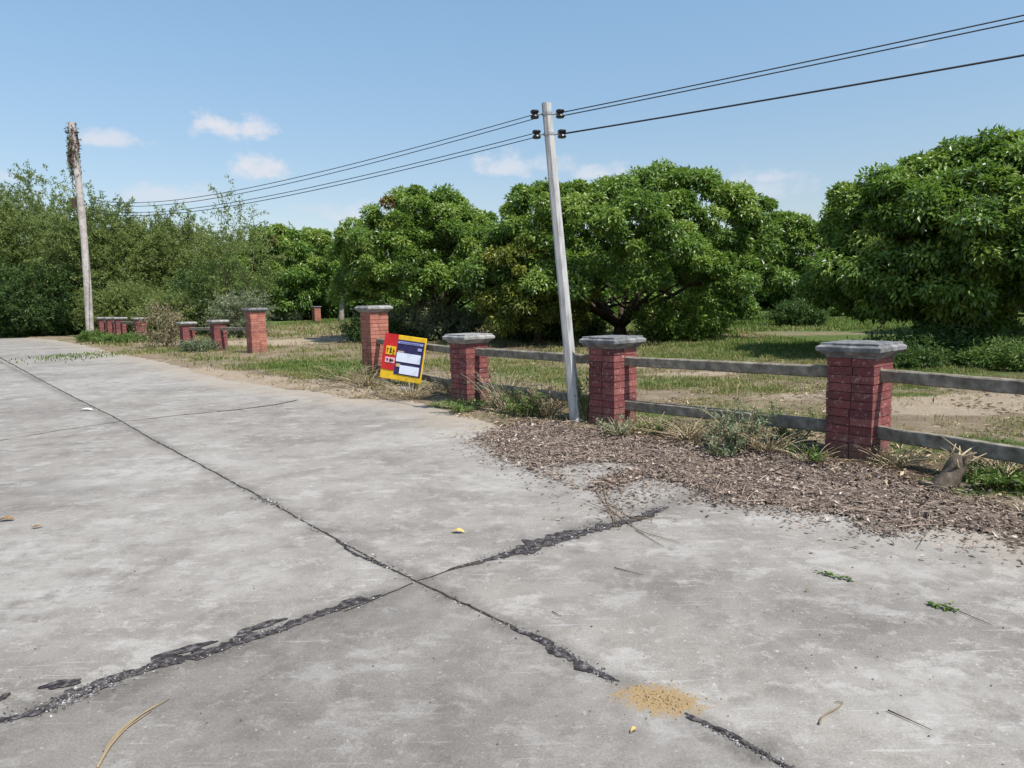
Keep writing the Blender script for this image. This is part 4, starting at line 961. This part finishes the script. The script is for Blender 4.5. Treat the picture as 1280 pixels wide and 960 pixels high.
o = link('dead_stump', a.mesh('dead_stump', True), M_stump); o.location = (p[0], p[1], 0); tag(o, 'dead broken stump with pale splintered ends before the lower right rail', 'stump')
link('splinter', b_.mesh('splinter', True), M_straw, o)

# ------------------------------------------------------------------ grass (stuff)
r = np.random.default_rng(40); a = Acc()
def blades(cx, h, wdt, tint, lean=.5):
    n = len(cx); th = r.uniform(0, 6.28, n); hh = h*r.uniform(.5, 1.25, n); ln = lean*r.uniform(.2, 1.2, n)*hh
    dx = np.stack([np.cos(th), np.sin(th)], 1); sx = np.stack([-dx[:, 1], dx[:, 0]], 1)*(wdt*.5)
    zg = ground_h(cx[:, 0], cx[:, 1])-.01
    V = np.zeros((n, 5, 3)); V[:, 0, :2] = cx-sx; V[:, 1, :2] = cx+sx; V[:, 2, :2] = cx+dx*(ln*.35)[:, None]+sx*.8; V[:, 3, :2] = cx+dx*(ln*.35)[:, None]-sx*.8; V[:, 4, :2] = cx+dx*ln[:, None]
    V[:, 0, 2] = V[:, 1, 2] = zg; V[:, 2, 2] = V[:, 3, 2] = zg+hh*.6; V[:, 4, 2] = zg+hh
    b0 = np.arange(n)[:, None]*5
    return V.reshape(-1, 3), [b0+np.array([[0, 1, 2, 3]]), b0+np.array([[3, 2, 4]])], np.repeat(tint, 5)
def grass_region(x0, x1, y0, y1, n, h, wdt, per=9, rad=.05):
    n //= 3
    cx = np.stack([r.uniform(x0, x1, n), r.uniform(y0, y1, n)], 1)
    cl = fbm(cx[:, 0]*2.3, cx[:, 1]*2.3, 30, 3); zz = zones(cx[:, 0], cx[:, 1]); sd_ = sdist(cx[:, 0], cx[:, 1], road_vis)
    den = np.clip(zz[:, 0]*1.5-.25, 0, 1)*np.clip((cl-.32)*4, .05, 1)+.035*np.clip((cl-.35)*6, 0, 1)
    k = (r.random(n) < den) & (sd_ < .02)
    cx = cx[k]; t = np.clip(zz[k, 0]*.85-.1+r.normal(0, .2, len(cx)), 0, 1); hs_ = r.uniform(.45, 1.3, len(cx))
    cx = np.repeat(cx, per, 0); cx = cx+r.normal(0, rad, cx.shape); t = np.clip(np.repeat(t, per)+r.normal(0, .12, len(cx)), 0, 1)
    a.add(*blades(cx, h*np.repeat(hs_, per), wdt, t, .9))
grass_region(-2.5, 7, 4.0, 12, 60000, .065, .007)
grass_region(-7, 9, 11, 19, 110000, .085, .011, 9, .07)
grass_region(-22, 10, 17, 34, 120000, .11, .02, 8, .12)
grass_region(-20, 24, 30, 75, 90000, .18, .045, 8, .3)
tag(link('grass', a.mesh('grass'), M_grass), 'patchy green and straw coloured grass on the soil', 'grass', kind='stuff')

# ------------------------------------------------------------------ leaf litter on the slab
lit_px = [(585, 548), (612, 536), (650, 530), (700, 532), (780, 546), (850, 556), (960, 566), (1030, 580), (1100, 592), (1200, 618), (1280, 640), (1420, 672), (1420, 706), (1280, 690),
          (1180, 684), (1100, 674), (1050, 662), (1010, 655), (985, 645), (930, 638), (872, 630), (835, 622), (800, 628), (770, 650), (755, 640), (748, 620), (700, 606), (660, 590), (610, 572)]
lit = np.array(gp(lit_px)); isl = np.array(gp([(690, 588), (730, 580), (775, 580), (790, 584), (745, 600), (720, 606)])); isl2 = np.array(gp([(775, 612), (812, 600), (860, 612), (872, 618), (820, 634), (790, 645), (770, 640)]))
isl3 = np.array(gp([(1130, 668), (1190, 664), (1240, 672), (1260, 684), (1150, 678)])); isl4 = np.array(gp([(985, 650), (1030, 645), (1070, 655), (1040, 664)]))
def lit_mask(x, y):
    m_ = np.clip(sdist(x, y, lit)/.26, 0, 1)
    for s_ in (isl, isl2, isl3, isl4): m_ = m_*np.clip(1-(sdist(x, y, s_)+.10)/.12, 0, 1)
    return m_
x0, y0 = lit.min(0); x1, y1 = lit.max(0)
gx2 = np.arange(x0, x1, .03); gy2 = np.arange(y0, y1, .03); X, Y = np.meshgrid(gx2, gy2); xr, yr = X.ravel(), Y.ravel()
mk_ = lit_mask(xr, yr); nz = fbm(xr*9, yr*9, 50, 3)
zz = np.maximum(ground_h(xr, yr), 0)+.003+np.clip(mk_-.3, 0, 1)*(.006+.03*nz)
mk2 = (mk_+(nz-.5)*1.1) > .80
nx, ny = len(gx2), len(gy2); ii = (np.arange(ny-1)[:, None]*nx+np.arange(nx-1)[None]).ravel(); Q = np.stack([ii, ii+1, ii+nx+1, ii+nx], 1)
Q = Q[mk2[Q].all(1)]; used = np.unique(Q); rm = -np.ones(nx*ny, int); rm[used] = np.arange(len(used))
a = Acc(); r = np.random.default_rng(60)
a.add(np.stack([xr[used], yr[used], zz[used]], 1), rm[Q], np.clip(.24+.4*(fbm(xr[used]*25, yr[used]*25, 55, 2)-.5), 0, 1))
n = 150000; cx = np.stack([r.uniform(x0-.5, x1+.3, n), r.uniform(y0-.5, y1+.3, n)], 1)
mm = lit_mask(cx[:, 0], cx[:, 1]); halo = np.exp(np.minimum(sdist(cx[:, 0], cx[:, 1], lit), 0)/.12)*.14*(mm == 0)
k = r.random(n) < np.clip(mm**.6+halo, 0, 1)*np.clip(.35+1.3*fbm(cx[:, 0]*5, cx[:, 1]*5, 58, 3), 0, 1)
cx = cx[k]; mm = mm[k]; n = len(cx)
zb = np.maximum(ground_h(cx[:, 0], cx[:, 1]), 0)+mm*.022*r.random(n)+.006
Pq = np.concatenate([cx, zb[:, None]], 1)
D = r.normal(0, 1, (n, 3))*np.array([1, 1, .22]); N = r.normal(0, .35, (n, 3))+np.array([0, 0, 1.0]); L = r.uniform(.016, .055, n)
V, Qd = leaves(Pq, D, N, L, L*r.uniform(.18, .5, n), .1); a.add(V, Qd, np.repeat(np.clip(r.beta(1.8, 2.1, n), 0, 1), 4))
nb_ = 1100; ib = r.integers(0, n, nb_); Lb = r.uniform(.04, .075, nb_)
V, Qd = leaves(Pq[ib]+np.array([0, 0, .006]), r.normal(0, 1, (nb_, 3))*np.array([1, 1, .3]), r.normal(0, .4, (nb_, 3))+np.array([0, 0, 1.0]), Lb, Lb*r.uniform(.25, .5, nb_), .2); a.add(V, Qd, np.repeat(np.clip(r.normal(.55, .28, nb_), 0, 1), 4))
# twigs inside it
for k in range(200):
    i = r.integers(0, n); th = r.uniform(0, 6.28); l_ = r.uniform(.08, .32); q0 = Pq[i]+np.array([0, 0, .012]); e = q0+np.array([math.cos(th)*l_, math.sin(th)*l_, r.uniform(0, .03)])
    a.add(*tube(bezier(q0, (q0+e)/2+r.normal(0, .015, 3), e, 5), np.linspace(.004, .002, 5), 4, False), t=r.uniform(.2, .9))
tag(link('leaf_litter', a.mesh('leaf_litter'), M_litter), 'brown heap of dead leaves and bark chips spread over the edge of the concrete', 'leaf litter', kind='stuff')
# litter under the fence line and behind it
a = Acc(); n = 26000; cx = np.stack([r.uniform(-3.5, 6, n), r.uniform(4.3, 13.5, n)], 1)
sd_ = sdist(cx[:, 0], cx[:, 1], road_vis); k = (sd_ < .1) & (sd_ > -1.5) & (r.random(n) < np.clip(fbm(cx[:, 0]*2.5, cx[:, 1]*2.5, 63, 3)*1.6-.35, 0, 1)); cx = cx[k]; n = len(cx)
Pq = np.concatenate([cx, (np.maximum(ground_h(cx[:, 0], cx[:, 1]), -.0)+.008)[:, None]], 1)
D = r.normal(0, 1, (n, 3))*np.array([1, 1, .35]); L = r.uniform(.03, .11, n)
V, Qd = leaves(Pq, D, r.normal(0, .4, (n, 3))+np.array([0, 0, 1.0]), L, L*r.uniform(.08, .4, n), .1); a.add(V, Qd, np.repeat(r.random(n), 4))
n = 30000; cx = np.stack([r.uniform(-5, 8, n), r.uniform(4.3, 17, n)], 1); sd_ = sdist(cx[:, 0], cx[:, 1], road_vis)
k = (sd_ < 0) & (r.random(n) < np.clip(fbm(cx[:, 0]*1.3, cx[:, 1]*1.3, 66, 4)*1.8-.6, .03, 1)); cx = cx[k]; n = len(cx)
Pq = np.concatenate([cx, (ground_h(cx[:, 0], cx[:, 1])+.006)[:, None]], 1); L = r.uniform(.03, .12, n)
V, Qd = leaves(Pq, r.normal(0, 1, (n, 3))*np.array([1, 1, .2]), r.normal(0, .4, (n, 3))+np.array([0, 0, 1.0]), L, L*r.uniform(.08, .45, n), .1); a.add(V, Qd, np.repeat(r.random(n)*.8, 4))
tag(link('dry_straw', a.mesh('dry_straw'), M_straw), 'dry straw and dead leaves along the foot of the fence', 'straw', kind='stuff')

# ------------------------------------------------------------------ small things lying on the concrete
def curve_thing(name, label, cat, paths, rad, mt, z=.008, n=14, t=.5):
    a = Acc(); c0 = G(*paths[0][0])
    for pp_ in paths:
        P = np.array([G(*p_) for p_ in pp_]); P[:, 2] = z; 
        u = np.linspace(0, len(P)-1, n); i = np.minimum(u.astype(int), len(P)-2); f_ = (u-i)[:, None]; Pp = P[i]*(1-f_)+P[i+1]*f_
        Pp[1:-1] = (Pp[:-2]+2*Pp[1:-1]+Pp[2:])/4
        a.add(*tube(Pp-np.array([c0[0], c0[1], 0]), np.linspace(rad, rad*.35, n), 6), t=t)
    o = link(name, a.mesh(name, True), mt); o.location = (c0[0], c0[1], 0); tag(o, label, cat); return o
curve_thing('dry_palm_frond', 'curved dry brown frond lying near the bottom left of the concrete', 'frond', [[(122, 962), (140, 925), (165, 902), (212, 875)], [(124, 958), (138, 934), (158, 912), (190, 890)], [(128, 950), (150, 916), (180, 893), (200, 880)]], .005, M_straw, t=.35)
curve_thing('bent_twig', 'small bent pale twig on the concrete at the lower right', 'twig', [[(1024, 907), (1028, 897), (1050, 886), (1055, 880), (1044, 879)]], .004, M_straw, t=.15)
curve_thing('dry_branch', 'thin dry branch trailing from the leaf litter over the dark tar patch', 'branch', [[(752, 600), (758, 630), (772, 655), (776, 662)], [(760, 630), (790, 650), (840, 648)], [(765, 640), (800, 666), (850, 680)], [(745, 615), (765, 645), (768, 660)], [(770, 655), (760, 640), (742, 636)]], .0042, M_straw, z=.01, t=.12)
for k, (pl_, la) in enumerate(((((768, 711), (803, 720)), 'short thin twig on the concrete left of the green sprig'), (((1185, 760), (1240, 783)), 'long thin dark stem trailing from the right green sprig'), (((690, 766), (702, 772)), 'tiny dark twig near the long joint'), (((795, 664), (830, 685)), 'dark twig just below the tar patch'), (((1110, 890), (1165, 915)), 'faint thin stem at the lower right of the concrete'))):
    curve_thing('twig', la, 'twig', [list(pl_)], .003, M_bark)
def sprig(px, py, px2, py2, label, seed, mt=M_weed, n=36, L=.035):
    r = np.random.default_rng(seed); a_, b_ = G(px, py), G(px2, py2); t = r.random((n, 1)); P = a_*(1-t)+b_*t-a_; P[:, 2] = r.uniform(.006, .02, n)
    ac = Acc(); V, Qd = leaves(P, r.normal(0, 1, (n, 3))*np.array([1, 1, .3]), r.normal(0, .3, (n, 3))+np.array([0, 0, 1.0]), L*r.uniform(.6, 1.2, n), L*.45); ac.add(V, Qd, np.repeat(np.clip(r.normal(.6, .2, n), 0, 1), 4))
    V, Pl = tube([np.array([0, 0, .006]), b_-a_+np.array([0, 0, .008])], .002, 4); ac.add(V, Pl, .4)
    o = link('leafy_sprig', ac.mesh('leafy_sprig'), mt); o.location = (a_[0], a_[1], 0); tag(o, label, 'sprig')
sprig(1022, 716, 1066, 728, 'green leafy sprig lying on the concrete below the leaf litter', 1)
sprig(1160, 756, 1196, 766, 'green sprig with a long bare stem on the right of the concrete', 2)
def one_leaf(px, py, L, label, seed, col, th=0.0):
    p = G(px, py); n = 7; t = np.linspace(0, 1, n); wv = np.sin(t*np.pi)**.8*L*.22
    V = np.zeros((n, 3, 3)); V[:, :, 0] = (t*L)[:, None]; V[:, 0, 1] = wv; V[:, 2, 1] = -wv; V[:, :, 2] = .006; V[:, 0, 2] += wv*.5; V[:, 2, 2] += wv*.4; V[:, :, 2] += (np.sin(t*3)*.012)[:, None]
    i = np.arange(n-1)[:, None]*3; Qd = np.concatenate([i+np.array([[0, 1, 4, 3]]), i+np.array([[1, 2, 5, 4]])])
    o = link('fallen_leaf', mesh_np('fallen_leaf', V.reshape(-1, 3), [Qd], smooth=True), col); o.location = (p[0], p[1], 0); o.rotation_euler = (0, 0, th); tag(o, label, 'leaf')
YL = flat_mat('yellow_leaf', (.55, .38, .11), .6, .3, .3, 40); BL = flat_mat('brown_leaf', (.22, .13, .06), .7, .2, .3, 40); GL = flat_mat('green_leaf', (.15, .2, .05), .6, .2)
one_leaf(564, 666, .10, 'pale yellow fallen leaf in the middle of the slab above the long joint', 1, YL, -.2)
one_leaf(-4, 652, .13, 'curled brown leaf on the concrete at the left edge', 2, BL, .1)
one_leaf(38, 662, .08, 'small brown leaf right of the curled one at the left edge', 3, BL, .5)
one_leaf(788, 918, .035, 'small orange brown leaf below the sand patch', 4, YL, .5)
one_leaf(1006, 741, .03, 'tiny dark leaf left of the green sprig', 5, BL, .2)
one_leaf(1190, 757, .03, 'tiny green leaf beside the right sprig', 6, GL, .9)
one_leaf(98, 514, .22, 'white scrap of paper on the concrete beside the long joint', 7, flat_mat('white_scrap', (.75, .74, .71), .7), .15)
# sand patch over the joint: thin feathered mound made of grains
r = np.random.default_rng(70); p = G(822, 873); n = 160
d2 = r.normal(0, 1, (n, 2))*np.array([.085, .05])*(1+.35*np.sin(np.arange(n)%7))[:, None]; n = len(d2)
c_, s_ = math.cos(-.35), math.sin(-.35); cx = np.stack([p[0]+d2[:, 0]*c_-d2[:, 1]*s_, p[1]+d2[:, 0]*s_+d2[:, 1]*c_], 1)
cx = np.concatenate([cx, along([(560, 713), (600, 703)], 60, .01, 3)]); 
a = Acc(); V, T, t = chips(cx, 0, .002, .0065, 71, .3); a.add(V, T, t)
tag(link('spilled_sand', a.mesh('spilled_sand'), M_sand), 'brown patch of sand spilled over the long joint near the camera', 'sand', kind='stuff')
# tiny sprouts growing on the far slab
a = Acc(); n = 110; q0 = [G(95, 445), G(72, 446), (G(120, 446))]
for k in range(3):
    cx = q0[k][:2]+r.normal(0, 1, (n, 2))*np.array([.4, 1.0]); cx = np.stack([cx[:, 0], cx[:, 1]], 1)
    zz_ = np.zeros(n); V, Pl, t = blades(cx, .07, .04, np.clip(r.normal(.6, .2, n), 0, 1)); V[:, 2] = np.tile([0, 0, .04, .04, .07], n); a.add(V, Pl, t)
tag(link('grass_sprouts', a.mesh('grass_sprouts'), M_grass), 'thin grass sprouting on the far slab before the vine topped pole', 'grass', kind='stuff')
